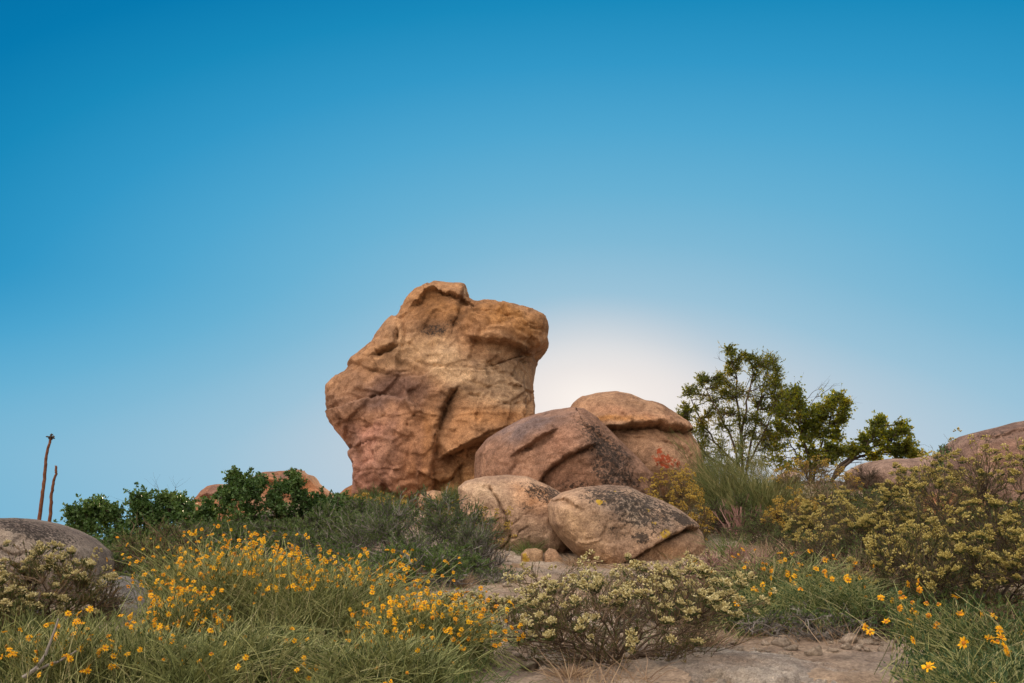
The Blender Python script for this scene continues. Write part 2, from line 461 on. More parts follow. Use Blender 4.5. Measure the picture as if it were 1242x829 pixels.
def rock(name, label, outline, D, T, Tb=None, c=None, vox=0.03, e=(0.8, 0.8), feats=(), base=(0.4, 0.25, 0.15), tones=(), lich=(), yl=(), ycol=(0.5, 0.33, 0.04),
         amp=(0.06, 0.03, 0.012), fq=1.0, seed=0, mat='rock', group=None, cat='boulder', tilt=0.0, facet=0.0, chip=0.030, crumble=0.12, lich0=0.0):
    Tb = Tb or T
    O = np.array(outline, float)
    c = np.array(c if c is not None else O.mean(0), float)
    d = O - c; ang = np.arctan2(d[:, 1], d[:, 0]); rad = np.hypot(d[:, 0], d[:, 1])
    # resample the closed outline densely, then radius as a function of angle
    dens = []
    for i in range(len(O)):
        p, q = O[i], O[(i + 1) % len(O)]
        dens += [p + (q - p) * t for t in np.linspace(0, 1, 14, endpoint=False)]
    dens = np.array(dens) - c
    ang = np.arctan2(dens[:, 1], dens[:, 0]); rad = np.hypot(dens[:, 0], dens[:, 1]); o_ = np.argsort(ang); ang = ang[o_]; rad = rad[o_]
    nt, nf = (520, 130) if vox > 0.012 else (260, 80)
    th = np.linspace(-PI, PI, nt, endpoint=False)
    R = np.interp(th, np.concatenate([ang - 2 * PI, ang, ang + 2 * PI]), np.tile(rad, 3))
    ph = np.linspace(0.03, PI - 0.03, nf)
    s = np.sin(ph) ** e[0]; y = -np.sign(np.cos(ph)) * np.abs(np.cos(ph)) ** e[1]
    U = c[0] + s[:, None] * (R * np.cos(th))[None]; Vv = c[1] + s[:, None] * (R * np.sin(th))[None]
    q0 = at(0, 0, D)
    # plane Y = D: pixel -> x, z
    dx = _fw[1] + (CY - Vv) / F * _up[1]; dz = _fw[2] + (CY - Vv) / F * _up[2]
    Z = EYE[2] + dz * D / dx; X = (U - CX) / F * D / dx
    Yd = np.where(y < 0, y * T, y * Tb)[:, None] + 0 * U
    cz = at(c[0], c[1], D)[2]
    Yw = D + Yd + tilt * (Z - cz) * (np.abs(Yd) / max(T, Tb))
    P = np.stack([X, Yw, Z], -1)
    V = np.concatenate([P.reshape(-1, 3), P[0].mean(0)[None], P[-1].mean(0)[None]])
    i = np.arange(nf - 1)[:, None] * nt; j = np.arange(nt)[None]; j2 = (j + 1) % nt
    Q = np.stack([i + j, i + nt + j, i + nt + j2, i + j2], -1).reshape(-1, 4)
    a = nf * nt; jj = np.arange(nt); l = (nf - 1) * nt
    Tq = np.concatenate([np.stack([np.full(nt, a), jj, (jj + 1) % nt], 1), np.stack([np.full(nt, a + 1), l + (jj + 1) % nt, l + jj], 1)])
    acc = Acc(); acc.add(V, tris=Tq, quads=Q)
    org = at(c[0], c[1], D)
    me0 = acc.mesh('tmp', [])
    o = link(bpy.data.objects.new(name, me0))
    md = o.modifiers.new('r', 'REMESH'); md.mode = 'VOXEL'; md.voxel_size = vox
    dg = bpy.context.evaluated_depsgraph_get(); dg.update()
    me = bpy.data.meshes.new_from_object(o.evaluated_get(dg))
    o.modifiers.clear(); o.data = me; bpy.data.meshes.remove(me0)
    n = len(me.vertices)
    V = np.empty(n * 3, np.float32); me.vertices.foreach_get('co', V); V = V.reshape(-1, 3).astype(float)
    Nn = np.empty(n * 3, np.float32); me.vertex_normals.foreach_get('vector', Nn); Nn = Nn.reshape(-1, 3).astype(float)
    u, v = project(V)
    size = math.sqrt(np.ptp(O[:, 0]) * np.ptp(O[:, 1])) * mpp(D)
    fr = fq / max(size, 0.05)
    S = V + seed * 3.7
    sc = size / 2.0
    disp = sc * (amp[0] * fbm(S * fr * 2.2, 3, seed) + amp[1] * ridged(S * fr * 6 + 0.3 * fbm(S * fr * 4, 2, 5)[:, None], 4, seed + 3) + amp[2] * fbm(S * fr * 22, 4, seed + 8))
    if chip:
        wp = S + 0.10 * size * np.stack([fbm(S * fr * 3, 3, 201 + k) for k in range(3)], 1)
        disp = disp + sc * chip * (0.8 * facets(wp, size * 0.45, seed + 2) + facets(wp, size * 0.24, seed) + 0.4 * facets(wp, size * 0.11, seed + 1) + crumble * facets(wp, size * 0.045, seed + 3))
    if facet:
        # worn bedding and joints: a few blunt steps
        h = fbm(S * fr * np.array([2.0, 2.0, 4.5]), 3, seed + 11) * 5
        fl = np.floor(h); disp = disp + sc * facet * ((fl + sstep(0.35, 0.65, h - fl)) / 5 - h / 5)
    disp = disp * (0.18 + 0.82 * sstep(0.05, 0.65, np.abs(Nn[:, 1])))
    w = np.clip(-Nn[:, 1] * 1.7 + 0.06, 0, 1) * (V[:, 1] < D + 0.2 * Tb)
    wu = u + 2.2 * fbm(S * 9 * mpp(14) / mpp(D), 3, 77) + 3.0 * fbm(S * 2.5, 2, 78); wv = v + 2.2 * fbm(S * 9 * mpp(14) / mpp(D), 3, 87) + 3.0 * fbm(S * 2.5, 2, 88)
    wu = wu + 1.3 * fbm(S * 26, 2, 79); wv = wv + 1.3 * fbm(S * 26, 2, 89); cn = fbm(S * 5, 3, 95)
    f = np.zeros(n); cr = np.zeros(n)
    for ft in feats:
        if ft[0] == 'crack':
            _, pts, wd, dep = ft
            dd, sd, ov = polyline(wu, wv, pts)
            g = np.exp(-(dd / wd) ** 2) * np.clip(0.75 + 1.6 * cn, 0.1, 1.3) * np.exp(-(ov / 4) ** 2); f -= dep * g; cr = np.maximum(cr, g)
        elif ft[0] == 'ledge':
            _, pts, h, La, Lb = ft
            dd, sd, ov = polyline(wu, wv, pts)
            k = sstep(-1.2, 1.2, dd * sd)
            g = (k * np.exp(-dd / La) - (1 - k) * np.exp(-dd / Lb)) * np.exp(-(ov / 10) ** 2)
            f += h * g
        elif ft[0] == 'bump':
            _, cx, cy, rx, ry, rot, h = ft
            f += h * gauss(wu, wv, cx, cy, rx, ry, rot, 3.0)
    V2 = V + Nn * disp[:, None]
    dirv = nrm(0.75 * np.array([[0, -1.0, 0]]) + 0.25 * Nn)
    V2 = V2 + dirv * (f * w)[:, None]
    V2l = V2 - org
    me.vertices.foreach_set('co', V2l.astype(np.float32).ravel())
    # paint
    wu = u + 9 * fbm(S * fr * 5, 4, 91); wv = v + 9 * fbm(S * fr * 5, 4, 92)
    col = np.tile(np.array(base, float), (n, 1))
    tn = fbm(S * fr * 3.5, 5, seed + 14)
    col *= (1 + 0.22 * tn)[:, None]
    back = (Nn[:, 1] < 0.4)
    for (cx, cy, rx, ry, rot, cc, st) in tones:
        g = st * gauss(wu, wv, cx, cy, rx, ry, rot, 2.6) * np.clip(1.25 + 1.3 * fbm(S * fr * 8, 4, seed + 15), 0, 1.5) * back
        g = np.clip(g, 0, 1)[:, None]
        col = col * (1 - g) + np.array(cc) * (1 + 0.15 * tn)[:, None] * g
    lm = np.full(n, lich0)
    for (cx, cy, rx, ry, rot, st) in lich: lm = np.maximum(lm, st * gauss(wu, wv, cx, cy, rx, ry, rot, 3))
    ym = np.zeros(n); yc = np.tile(np.array(ycol, float), (n, 1))
    for (cx, cy, rx, ry, rot, st) in yl: ym = np.maximum(ym, st * gauss(u + 0.3 * (wu - u), v + 0.3 * (wv - v), cx, cy, rx, ry, rot, 3))
    paint(me, col, lm, ym, yc)
    me.materials.clear(); me.materials.append(M[mat])
    me.polygons.foreach_set('use_smooth', np.ones(len(me.polygons), bool))
    o.location = [float(x) for x in org]
    tag(o, label, cat, group)
    me.update()
    return o


OCH = (0.43, 0.25, 0.14); CRM = (0.58, 0.41, 0.265); PNK = (0.39, 0.19, 0.13); MAU = (0.25, 0.155, 0.125); ORG = (0.44, 0.22, 0.095); DRK = (0.17, 0.095, 0.055)


def build_rocks():
    rock('boulder', 'tall overhanging sandstone rock with a notched top, the biggest of the outcrop',
         [(511, 353), (528.6, 344.5), (546, 346.5), (561, 346.5), (566.5, 348.5), (566.5, 364), (578, 370), (596, 371), (627, 376), (650, 380.6), (661.8, 385.6), (664.5, 397.2), (662.6, 410.7),
          (664.8, 420), (660, 428), (646, 433), (651.5, 443), (649, 459), (645.6, 478), (647.6, 494), (646, 515), (645, 560), (642, 625), (560, 628), (432, 626), (431, 604), (432, 586),
          (434, 567), (428, 557.5), (430, 548), (416.7, 530.4), (403, 515), (398.5, 493.7), (399.3, 474.4), (409, 463), (422.5, 453), (430, 439.7), (453, 421), (457, 414.6), (470.7, 395.3),
          (484, 387.6), (496, 366.3)],
         18.0, 1.35, 1.6, c=(535, 485), vox=0.021, e=(0.6, 0.85), seed=1, base=OCH, amp=(0.03, 0.012, 0.012), facet=0.09, chip=0.062, fq=1.2,
         feats=[('ledge', [(546, 549.7), (560, 543), (573, 536), (596, 530), (615.5, 520.8), (640, 512)], 0.34, 40, 26),
                ('ledge', [(580, 413), (590, 416.5), (612, 416.5), (635, 426), (646, 430), (664, 424)], 0.16, 30, 16),
                ('ledge', [(459, 430), (472.7, 424), (480, 418.5), (481, 408)], 0.10, 12, 9),
                ('crack', [(459, 430), (472.7, 424), (480, 418.5), (481, 403)], 2.5, 0.16),
                ('ledge', [(506, 366), (512, 361), (526.7, 358), (546, 357), (560, 361), (571, 370)], 0.12, 12, 11), ('crack', [(575, 385), (600, 392), (640, 396), (664, 403)], 1.3, 0.06), ('crack', [(505, 440), (530, 446), (560, 462), (590, 470), (640, 476)], 1.1, 0.035), ('crack', [(450, 450), (470, 455), (500, 450)], 1.3, 0.05), ('crack', [(420, 510), (440, 520), (470, 516)], 1.3, 0.045), ('crack', [(570, 480), (600, 492), (645, 492)], 1.4, 0.06),
                ('ledge', [(526, 600), (525, 585), (527.5, 559), (531.5, 528.5), (537, 505), (543, 489), (550, 478)], 0.13, 18, 22), ('crack', [(550, 476), (545, 485), (540, 492), (535, 510), (532, 522)], 2.6, 0.17), ('crack', [(529, 540), (527, 560), (525, 592)], 1.6, 0.10), ('crack', [(535, 478), (545, 484), (556, 481)], 1.6, 0.08),
                ('bump', 560, 520, 22, 40, 10, 0.10),
                ('bump', 470, 550, 58, 55, -10, 0.30),
                ('ledge', [(403, 497), (438, 486), (465, 480), (496, 484), (512, 497)], -0.11, 16, 24),
                ('crack', [(437, 486), (470, 481), (490, 483), (500, 488)], 1.8, 0.07),
                ('ledge', [(625, 468), (640, 474), (648, 478)], 0.07, 8, 8), ('crack', [(600, 431), (640, 437), (652, 441)], 1.5, 0.06),
                ('crack', [(607, 386), (618, 402), (635, 412)], 1.6, 0.06), ('crack', [(630, 400), (664, 404)], 1.4, 0.07),
                ('crack', [(560, 400), (571, 420), (590, 430), (600, 450)], 1.5, 0.04), ('crack', [(577, 505), (578, 530)], 1.5, 0.06), ('crack', [(497, 518), (500, 545), (492, 575)], 1.8, 0.04),
                ('bump', 600, 392, 50, 22, 8, 0.20), ('bump', 545, 450, 50, 35, 35, 0.10), ('bump', 615, 460, 30, 30, 0, -0.06),
                ('ledge', [(520, 575), (532, 581), (545, 578), (556, 566)], 0.12, 22, 10), ('crack', [(525, 586), (535, 580), (548, 576)], 2, 0.10), ('crack', [(556, 560), (558, 578), (552, 600)], 1.8, 0.09),
                ('ledge', [(428, 545), (440, 540), (447, 560), (436, 585)], 0.06, 10, 10)],
         tones=[(560, 455, 80, 26, 32, CRM, 0.95), (500, 425, 40, 16, -25, (0.52, 0.35, 0.21), 0.7), (620, 455, 35, 40, 0, (0.42, 0.31, 0.215), 0.8), (452, 562, 62, 62, 0, (0.46, 0.245, 0.19), 1.0), (470, 600, 50, 14, 0, (0.36, 0.19, 0.14), 0.7), (500, 560, 25, 60, 0, (0.45, 0.235, 0.13), 0.6),
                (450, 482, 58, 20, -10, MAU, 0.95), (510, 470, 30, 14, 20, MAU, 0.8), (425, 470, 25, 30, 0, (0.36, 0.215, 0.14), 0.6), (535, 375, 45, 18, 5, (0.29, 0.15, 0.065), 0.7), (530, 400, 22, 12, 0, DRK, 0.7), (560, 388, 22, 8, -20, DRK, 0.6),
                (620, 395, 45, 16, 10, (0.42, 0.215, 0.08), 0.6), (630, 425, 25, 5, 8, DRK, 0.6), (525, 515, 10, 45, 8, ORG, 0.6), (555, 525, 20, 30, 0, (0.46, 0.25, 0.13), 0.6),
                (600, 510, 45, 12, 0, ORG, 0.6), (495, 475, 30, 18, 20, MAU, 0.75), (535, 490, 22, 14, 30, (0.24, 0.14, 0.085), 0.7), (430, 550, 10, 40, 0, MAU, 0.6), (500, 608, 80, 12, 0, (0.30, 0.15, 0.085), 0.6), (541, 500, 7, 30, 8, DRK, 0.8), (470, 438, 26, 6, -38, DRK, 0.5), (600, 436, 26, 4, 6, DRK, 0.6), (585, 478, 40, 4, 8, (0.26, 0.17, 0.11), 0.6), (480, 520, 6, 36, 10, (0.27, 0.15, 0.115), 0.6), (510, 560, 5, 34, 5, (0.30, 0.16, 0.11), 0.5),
                (560, 590, 40, 25, 0, (0.48, 0.28, 0.13), 0.7), (470, 555, 22, 30, 20, (0.47, 0.28, 0.20), 0.4)],
         lich=[(528, 402, 26, 12, 0, 0.72), (553, 392, 18, 8, -30, 0.6), (537, 490, 12, 22, 0, 0.45), (455, 475, 35, 15, 0, 0.35), (610, 470, 30, 15, 0, 0.3)], yl=[(615, 506, 28, 4, -5, 0.45)], ycol=(0.5, 0.27, 0.05), lich0=0.22)
    rock('boulder', 'mauve domed boulder with a dark lichen stripe leaning against the tall rock',
         [(576, 563.5), (577.6, 551), (590, 535), (609, 522.7), (634, 510), (665.5, 500.8), (690.6, 497), (706, 497), (722, 507), (741, 526), (759.6, 544.7), (778, 563.5), (791, 578), (790, 615),
          (700, 645), (600, 625), (576, 592)], 14.6, 1.25, 1.2, c=(680, 570), vox=0.018, e=(0.8, 0.8), seed=2, base=(0.335, 0.20, 0.14), amp=(0.06, 0.03, 0.014), facet=0.08,
         feats=[('ledge', [(652, 592), (658, 580), (672, 566.6), (690.6, 554), (715, 543)], 0.11, 22, 20), ('crack', [(652, 592), (658, 580), (672, 566.6), (690.6, 554), (712, 545)], 1.8, 0.08),
                ('crack', [(640, 545), (655, 538), (668, 532)], 4, 0.07), ('ledge', [(628, 548), (648, 536), (668, 528)], 0.07, 12, 14), ('crack', [(620, 575), (627, 560), (622, 545)], 2, 0.05),
                ('ledge', [(700, 500), (716, 530), (745, 560), (775, 590)], -0.10, 40, 30), ('bump', 712, 555, 12, 8, -25, 0.07)],
         tones=[(640, 520, 55, 14, -15, (0.215, 0.16, 0.155), 0.8), (600, 560, 25, 25, 0, (0.40, 0.235, 0.165), 0.6), (690, 535, 35, 18, -20, (0.37, 0.20, 0.14), 0.5), (740, 560, 60, 25, 45, (0.22, 0.145, 0.115), 0.8),
                (690, 580, 40, 18, -20, (0.37, 0.215, 0.15), 0.6)],
         lich=[(735, 545, 62, 24, 45, 0.80), (745, 575, 50, 22, 20, 0.76), (640, 520, 45, 10, -15, 0.35), (700, 590, 40, 10, 0, 0.6)], lich0=0.15)
    rock('boulder', 'rounded tan boulder with a flat cracked cap and red lichen behind the mauve boulder',
         [(693.7, 491), (703, 483.5), (722, 478.8), (744, 477), (759.6, 480), (778, 488), (797, 493), (816, 505.5), (830, 517), (832, 521), (836, 530), (844, 544.7), (849, 563.5), (852, 590), (850, 615), (690, 615), (684, 560),
          (686, 505)], 16.6, 1.2, 1.3, c=(768, 548), vox=0.019, e=(0.75, 0.8), seed=3, base=(0.42, 0.265, 0.175), amp=(0.05, 0.025, 0.013), facet=0.07,
         feats=[('ledge', [(728, 519), (753, 519), (770, 518), (784.7, 516.5), (800, 515), (816, 519.6), (834, 521)], 0.20, 26, 14), ('crack', [(734, 519.6), (753, 519), (784.7, 516.5), (800, 515), (816, 519.6), (832, 521)], 2.2, 0.16),
                ('crack', [(745, 525), (765, 533), (800, 530), (826, 540), (840, 552)], 1.6, 0.06), ('crack', [(820, 521), (812, 535), (826, 545)], 1.5, 0.05), ('bump', 800, 560, 40, 25, 30, 0.06)],
         tones=[(770, 492, 50, 9, 12, (0.35, 0.22, 0.145), 0.6), (770, 505, 60, 8, 10, (0.40, 0.22, 0.14), 0.6), (810, 545, 30, 25, 30, (0.45, 0.29, 0.20), 0.6), (745, 540, 30, 20, 30, (0.33, 0.21, 0.145), 0.6),
                (740, 510, 45, 4, 0, (0.48, 0.23, 0.07), 0.5)],
         lich=[(745, 485, 40, 6, 0, 0.3), (750, 545, 30, 25, 45, 0.4)], yl=[(806, 560, 24, 12, 15, 0.85), (800, 548, 8, 8, 0, 0.75)], ycol=(0.34, 0.055, 0.02), lich0=0.2)
    rock('boulder', 'low cream boulder with a branching crack, left of the egg-shaped boulder',
         [(555.7, 591.7), (565, 584), (587, 578.6), (615, 576.7), (640, 579), (665.5, 590), (680, 598), (692, 615), (695, 650), (690, 676), (640, 680), (595, 672), (568, 655), (560, 631), (558, 610.6)],
         12.9, 0.75, 0.9, c=(625, 630), vox=0.0135, e=(0.72, 0.8), seed=4, base=(0.52, 0.365, 0.265), amp=(0.05, 0.02, 0.012), facet=0.04, mat='rock',
         feats=[('crack', [(594, 592), (599, 600), (605, 607), (608, 618), (613, 626), (614, 638), (619, 646), (617.5, 655), (610, 666)], 1.1, 0.10), ('crack', [(621.6, 635.7), (629, 632), (634, 625), (643.5, 620)], 0.8, 0.03),
                ('crack', [(618, 652), (626, 651), (632, 643), (640, 638)], 0.8, 0.035), ('bump', 592, 592, 6, 3, 0, -0.04), ('ledge', [(560, 628), (580, 633), (600, 629)], 0.03, 10, 10)],
         tones=[(590, 600, 30, 15, 0, (0.55, 0.41, 0.29), 0.6), (650, 605, 30, 16, 20, (0.45, 0.25, 0.14), 0.7), (650, 655, 35, 18, 0, (0.42, 0.31, 0.23), 0.6), (585, 650, 25, 20, 0, (0.46, 0.31, 0.21), 0.5)],
         lich=[(655, 598, 30, 13, 25, 0.80), (640, 612, 22, 9, 20, 0.6), (668, 600, 16, 12, 20, 0.9)], lich0=0.17)
    rock('boulder', 'egg-shaped boulder with a black lichen top and an undercut crack, in front',
         [(664, 613.7), (668.6, 606), (681, 598), (703, 591.7), (734.5, 588.5), (759.6, 590.5), (778, 599), (800, 607.4), (822, 620), (841, 634), (850.5, 648), (853, 662), (848, 680), (838, 700), (780, 708), (738, 700), (715.6, 685),
          (693.7, 668.6), (678, 651), (667, 635.7)], 12.0, 0.85, 0.9, c=(757, 645), vox=0.0125, e=(0.75, 0.85), seed=5, base=(0.50, 0.345, 0.245), amp=(0.045, 0.022, 0.013), facet=0.035,
         feats=[('ledge', [(724, 697), (731, 692), (753, 684), (772, 675), (791, 664), (806.6, 654.5), (835, 641), (848, 640)], 0.10, 30, 16), ('crack', [(724, 696), (731, 692), (753, 684), (772, 676), (791, 664), (806.6, 654.5), (838, 641)], 2.0, 0.12),
                ('bump', 690, 611, 14, 5, 25, -0.05), ('ledge', [(672, 608), (686, 606), (700, 614)], 0.05, 8, 8), ('bump', 720, 660, 35, 18, 20, 0.05)],
         tones=[(705, 640, 32, 30, 30, (0.52, 0.36, 0.23), 0.7), (735, 680, 40, 12, 10, (0.50, 0.30, 0.165), 0.6), (815, 675, 30, 16, 0, (0.52, 0.33, 0.205), 0.8), (775, 620, 60, 25, 20, (0.30, 0.25, 0.21), 0.75),
                (755, 650, 40, 20, 20, (0.40, 0.29, 0.205), 0.5)],
         lich=[(775, 617, 72, 30, 20, 0.80), (735, 603, 40, 18, 0, 0.78), (775, 652, 14, 10, 0, 0.95), (825, 632, 26, 8, 35, 0.95), (795, 645, 40, 16, 20, 0.66), (750, 640, 46, 26, 20, 0.55)],
         yl=[(728, 610, 10, 5, 0, 0.75), (804, 648, 12, 7, -10, 0.85), (785, 620, 6, 4, 0, 0.6), (742, 598, 8, 4, 0, 0.55), (790, 636, 9, 4, 0, 0.55)], ycol=(0.50, 0.33, 0.035), lich0=0.17)
    # small stones at the foot of the egg boulder
    rock('rock', 'small rock with a yellow lichen patch at the foot of the cracked cream boulder', [(632, 672), (638, 666), (650, 665), (658, 668), (660, 682), (657, 694), (640, 694), (632, 684)], 11.5, 0.13, vox=0.008, e=(0.7, 0.8), seed=6,
         base=(0.48, 0.33, 0.21), yl=[(638, 677, 7, 7, 0, 0.98)], ycol=(0.42, 0.27, 0.03), cat='rock', amp=(0.09, 0.03, 0.015), facet=0.1)
    rock('rock', 'small pinkish rock wedged between the yellow-spotted rock and the egg boulder', [(660, 672), (666, 665), (674, 667), (682, 678), (684, 692), (668, 697), (660, 693)], 11.45, 0.12, vox=0.008, e=(0.7, 0.8), seed=7,
         base=(0.47, 0.31, 0.205), cat='rock', amp=(0.09, 0.03, 0.015), facet=0.1)
    rock('rock', 'broken pale slab lying below the yellow-spotted rock', [(614, 690), (622, 683), (634, 685), (646, 694), (640, 704), (618, 706)], 10.9, 0.16, vox=0.009, e=(0.6, 0.8), seed=8, base=(0.46, 0.33, 0.22), cat='rock',
         amp=(0.09, 0.04, 0.015), facet=0.14)
    rock('rock', 'flat grey-tan ledge rock beside the path under the twiggy shrub', [(588, 690), (600, 682), (615, 684), (628, 692), (632, 706), (610, 714), (588, 708)], 10.4, 0.3, vox=0.012, e=(0.55, 0.8), seed=9, base=(0.42, 0.31, 0.22), cat='rock',
         amp=(0.09, 0.04, 0.015), facet=0.14)
    rock('rock', 'small pale rock at the base of the tall rock beside a green tuft', [(506, 606), (512, 598), (526, 595), (540, 597), (545, 606), (542, 620), (508, 620)], 16.4, 0.3, vox=0.015, e=(0.7, 0.8), seed=10, base=(0.50, 0.33, 0.22), cat='rock',
         amp=(0.09, 0.04, 0.015), facet=0.1)
    # left of the picture
    rock('boulder', 'grey lichen-speckled boulder at the left edge behind the cream-flowered bush',
         [(-110, 690), (-85, 650), (-40, 632), (0, 629.5), (24, 629), (48, 633.5), (71, 641), (92, 652), (109, 667), (116, 681), (120, 700), (112, 745), (0, 765), (-100, 745)], 6.9, 0.65, 0.8, c=(10, 695), vox=0.012, e=(0.75, 0.8), seed=11,
         base=(0.37, 0.315, 0.27), mat='rock_fine', amp=(0.05, 0.025, 0.015), feats=[('crack', [(-5, 664), (15, 672), (40, 668)], 2, 0.03)], tones=[(40, 640, 70, 10, 10, (0.30, 0.24, 0.21), 0.6)],
         lich=[(40, 645, 80, 16, 10, 0.80), (70, 665, 35, 14, 20, 0.62), (15, 670, 50, 25, 0, 0.55)], lich0=0.42)
    rock('rock', 'low blue-grey rock between the left boulder and the yellow daisies', [(122, 712), (130, 701), (147, 699), (160, 708), (174, 724), (182, 738), (184, 760), (140, 775), (118, 760)], 6.2, 0.28, vox=0.01, e=(0.75, 0.8), seed=12,
         base=(0.36, 0.345, 0.32), mat='rock_fine', cat='rock', lich=[(160, 720, 20, 15, 45, 0.5)], lich0=0.2, amp=(0.06, 0.04, 0.02), facet=0.06)
    rock('rock', 'dusty grey stone in the shade under the left cream-flowered bush', [(10, 745), (22, 736), (40, 738), (50, 750), (48, 765), (12, 768)], 5.3, 0.15, vox=0.01, seed=22, base=(0.38, 0.34, 0.30), mat='rock_fine', cat='rock', amp=(0.08, 0.04, 0.02))
    rock('rock_outcrop', 'far reddish rock outcrop rising behind the dark green bushes',
         [(228, 625), (235, 613), (243, 604), (249, 598), (259, 590), (270, 588), (284, 589), (300, 588), (308, 583), (316.5, 579), (326, 573.5), (340, 573), (351, 572.5), (365, 570.5), (369, 575), (373, 576.5), (379, 577.6), (384, 586), (394, 594),
          (403, 600), (412, 606), (420, 640), (330, 655), (228, 645)], 26.0, 1.6, 1.8, c=(325, 620), vox=0.045, e=(0.7, 0.8), seed=13, base=(0.40, 0.20, 0.115), amp=(0.05, 0.04, 0.015), facet=0.1, cat='rock outcrop',
         tones=[(340, 577, 40, 5, 0, (0.23, 0.14, 0.11), 0.8), (262, 595, 25, 8, -20, (0.25, 0.15, 0.12), 0.7), (315, 608, 18, 8, 0, (0.38, 0.26, 0.2), 0.6), (375, 590, 15, 15, 30, (0.46, 0.20, 0.09), 0.6)],
         feats=[('ledge', [(300, 590), (320, 586), (345, 590), (365, 586)], 0.15, 12, 16), ('bump', 335, 579, 7, 3, 0, -0.2), ('ledge', [(250, 604), (275, 598), (298, 604)], 0.12, 10, 14)], lich0=0.12)
    rock('rock', 'low orange rock at the left foot of the tall rock', [(408, 616), (413, 600), (420, 593), (429, 588.5), (438, 587), (450, 600), (452, 628), (410, 630)], 18.9, 0.5, vox=0.025, seed=14, base=(0.42, 0.21, 0.11), cat='rock', amp=(0.07, 0.04, 0.015), facet=0.1)
    # right of the picture
    rock('boulder', 'flat grey slab with a dark undercut lying below the leaning oak branch',
         [(1032, 578), (1036, 569.5), (1050, 562), (1071.6, 558.2), (1098, 558), (1121.6, 554), (1139, 558.6), (1150, 563), (1158, 585), (1150, 605), (1071.6, 600), (1043, 590)], 15.5, 0.9, 1.0, c=(1098, 580), vox=0.022, e=(0.6, 0.8), seed=15,
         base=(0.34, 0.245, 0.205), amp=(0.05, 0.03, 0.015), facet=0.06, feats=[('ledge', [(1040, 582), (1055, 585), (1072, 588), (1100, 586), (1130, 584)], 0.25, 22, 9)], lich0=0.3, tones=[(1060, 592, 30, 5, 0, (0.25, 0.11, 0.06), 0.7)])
    rock('boulder', 'rounded mauve-brown boulder at the right edge rising above the cream-flowered bushes',
         [(1140, 585), (1147, 560), (1151, 551), (1158.5, 540), (1173.6, 528), (1189, 523.5), (1208, 519), (1232, 512.5), (1258, 512), (1295, 522), (1330, 560), (1325, 625), (1240, 650), (1150, 640)], 11.6, 0.95, 1.1, c=(1232, 580), vox=0.02,
         e=(0.75, 0.8), seed=16, base=(0.27, 0.185, 0.155), amp=(0.05, 0.03, 0.015), facet=0.05, lich=[(1200, 530, 50, 12, -15, 0.6)], lich0=0.25, tones=[(1215, 550, 40, 20, 0, (0.33, 0.205, 0.155), 0.6)],
         feats=[('ledge', [(1190, 530), (1215, 528), (1240, 522)], 0.05, 10, 10)])
    rock('rock', 'rust-red rock face half buried among the right-hand bushes', [(1122, 612), (1132, 600), (1150, 588), (1166, 586), (1180, 598), (1188, 615), (1184, 640), (1130, 640)], 10.6, 0.4, vox=0.018, seed=17, base=(0.40, 0.20, 0.10), cat='rock',
         amp=(0.06, 0.04, 0.015), facet=0.08, tones=[(1150, 595, 30, 6, 0, (0.27, 0.19, 0.16), 0.7)])
    rock('rock', 'pale stone showing through the green broom bush', [(945, 578), (952, 572), (964, 573), (970, 580), (966, 592), (948, 592)], 13.6, 0.2, vox=0.012, seed=18, base=(0.45, 0.34, 0.27), cat='rock')
    rock('rock_ledge', 'crumbly grey-pink rock ledge along the bottom right edge', [(770, 826), (788, 812), (812, 800), (842, 794), (872, 794), (905, 798), (940, 799), (975, 803), (1005, 806), (1040, 812), (1075, 816), (1110, 822), (1150, 830), (1185, 842),
          (1185, 872), (960, 885), (760, 872)], 4.75, 0.55, 0.5, c=(965, 838), vox=0.0095, e=(0.6, 0.75), seed=19, base=(0.50, 0.455, 0.41), mat='rock_fine', amp=(0.06, 0.022, 0.014), fq=2.2, facet=0.12, chip=0.12, crumble=0.75, cat='rock ledge',
         tones=[(880, 800, 60, 6, 5, (0.46, 0.37, 0.295), 0.6), (1040, 815, 70, 8, 8, (0.45, 0.34, 0.265), 0.6), (850, 818, 60, 14, 5, (0.42, 0.37, 0.31), 0.6)], lich0=0.1,
         feats=[('bump', 1003, 808, 14, 6, 0, -0.10), ('bump', 870, 818, 40, 7, 4, -0.05)])
    rock('rock', 'flat grey stone in the path below the cream bush', [(640, 800), (652, 789), (674, 790), (690, 800), (694, 815), (650, 818)], 5.0, 0.16, vox=0.009, e=(0.55, 0.8), seed=20, base=(0.42, 0.37, 0.31), mat='rock_fine', cat='rock',
         amp=(0.08, 0.05, 0.02), facet=0.1)
    rock('rock', 'wide pale rock at the bottom edge of the path', [(640, 826), (670, 814), (710, 812), (735, 822), (740, 845), (650, 850)], 4.7, 0.2, vox=0.009, e=(0.55, 0.8), seed=21, base=(0.45, 0.39, 0.32), mat='rock_fine', cat='rock',
         amp=(0.08, 0.05, 0.02), facet=0.1)
    rock('rock', 'rough tan rock beside the path under the shrub of small pale flowers', [(612, 778), (622, 766), (640, 764), (652, 774), (650, 788), (618, 790)], 5.9, 0.15, vox=0.009, e=(0.6, 0.8), seed=23, base=(0.42, 0.345, 0.28), mat='rock_fine', cat='rock',
         amp=(0.08, 0.05, 0.02), facet=0.1)


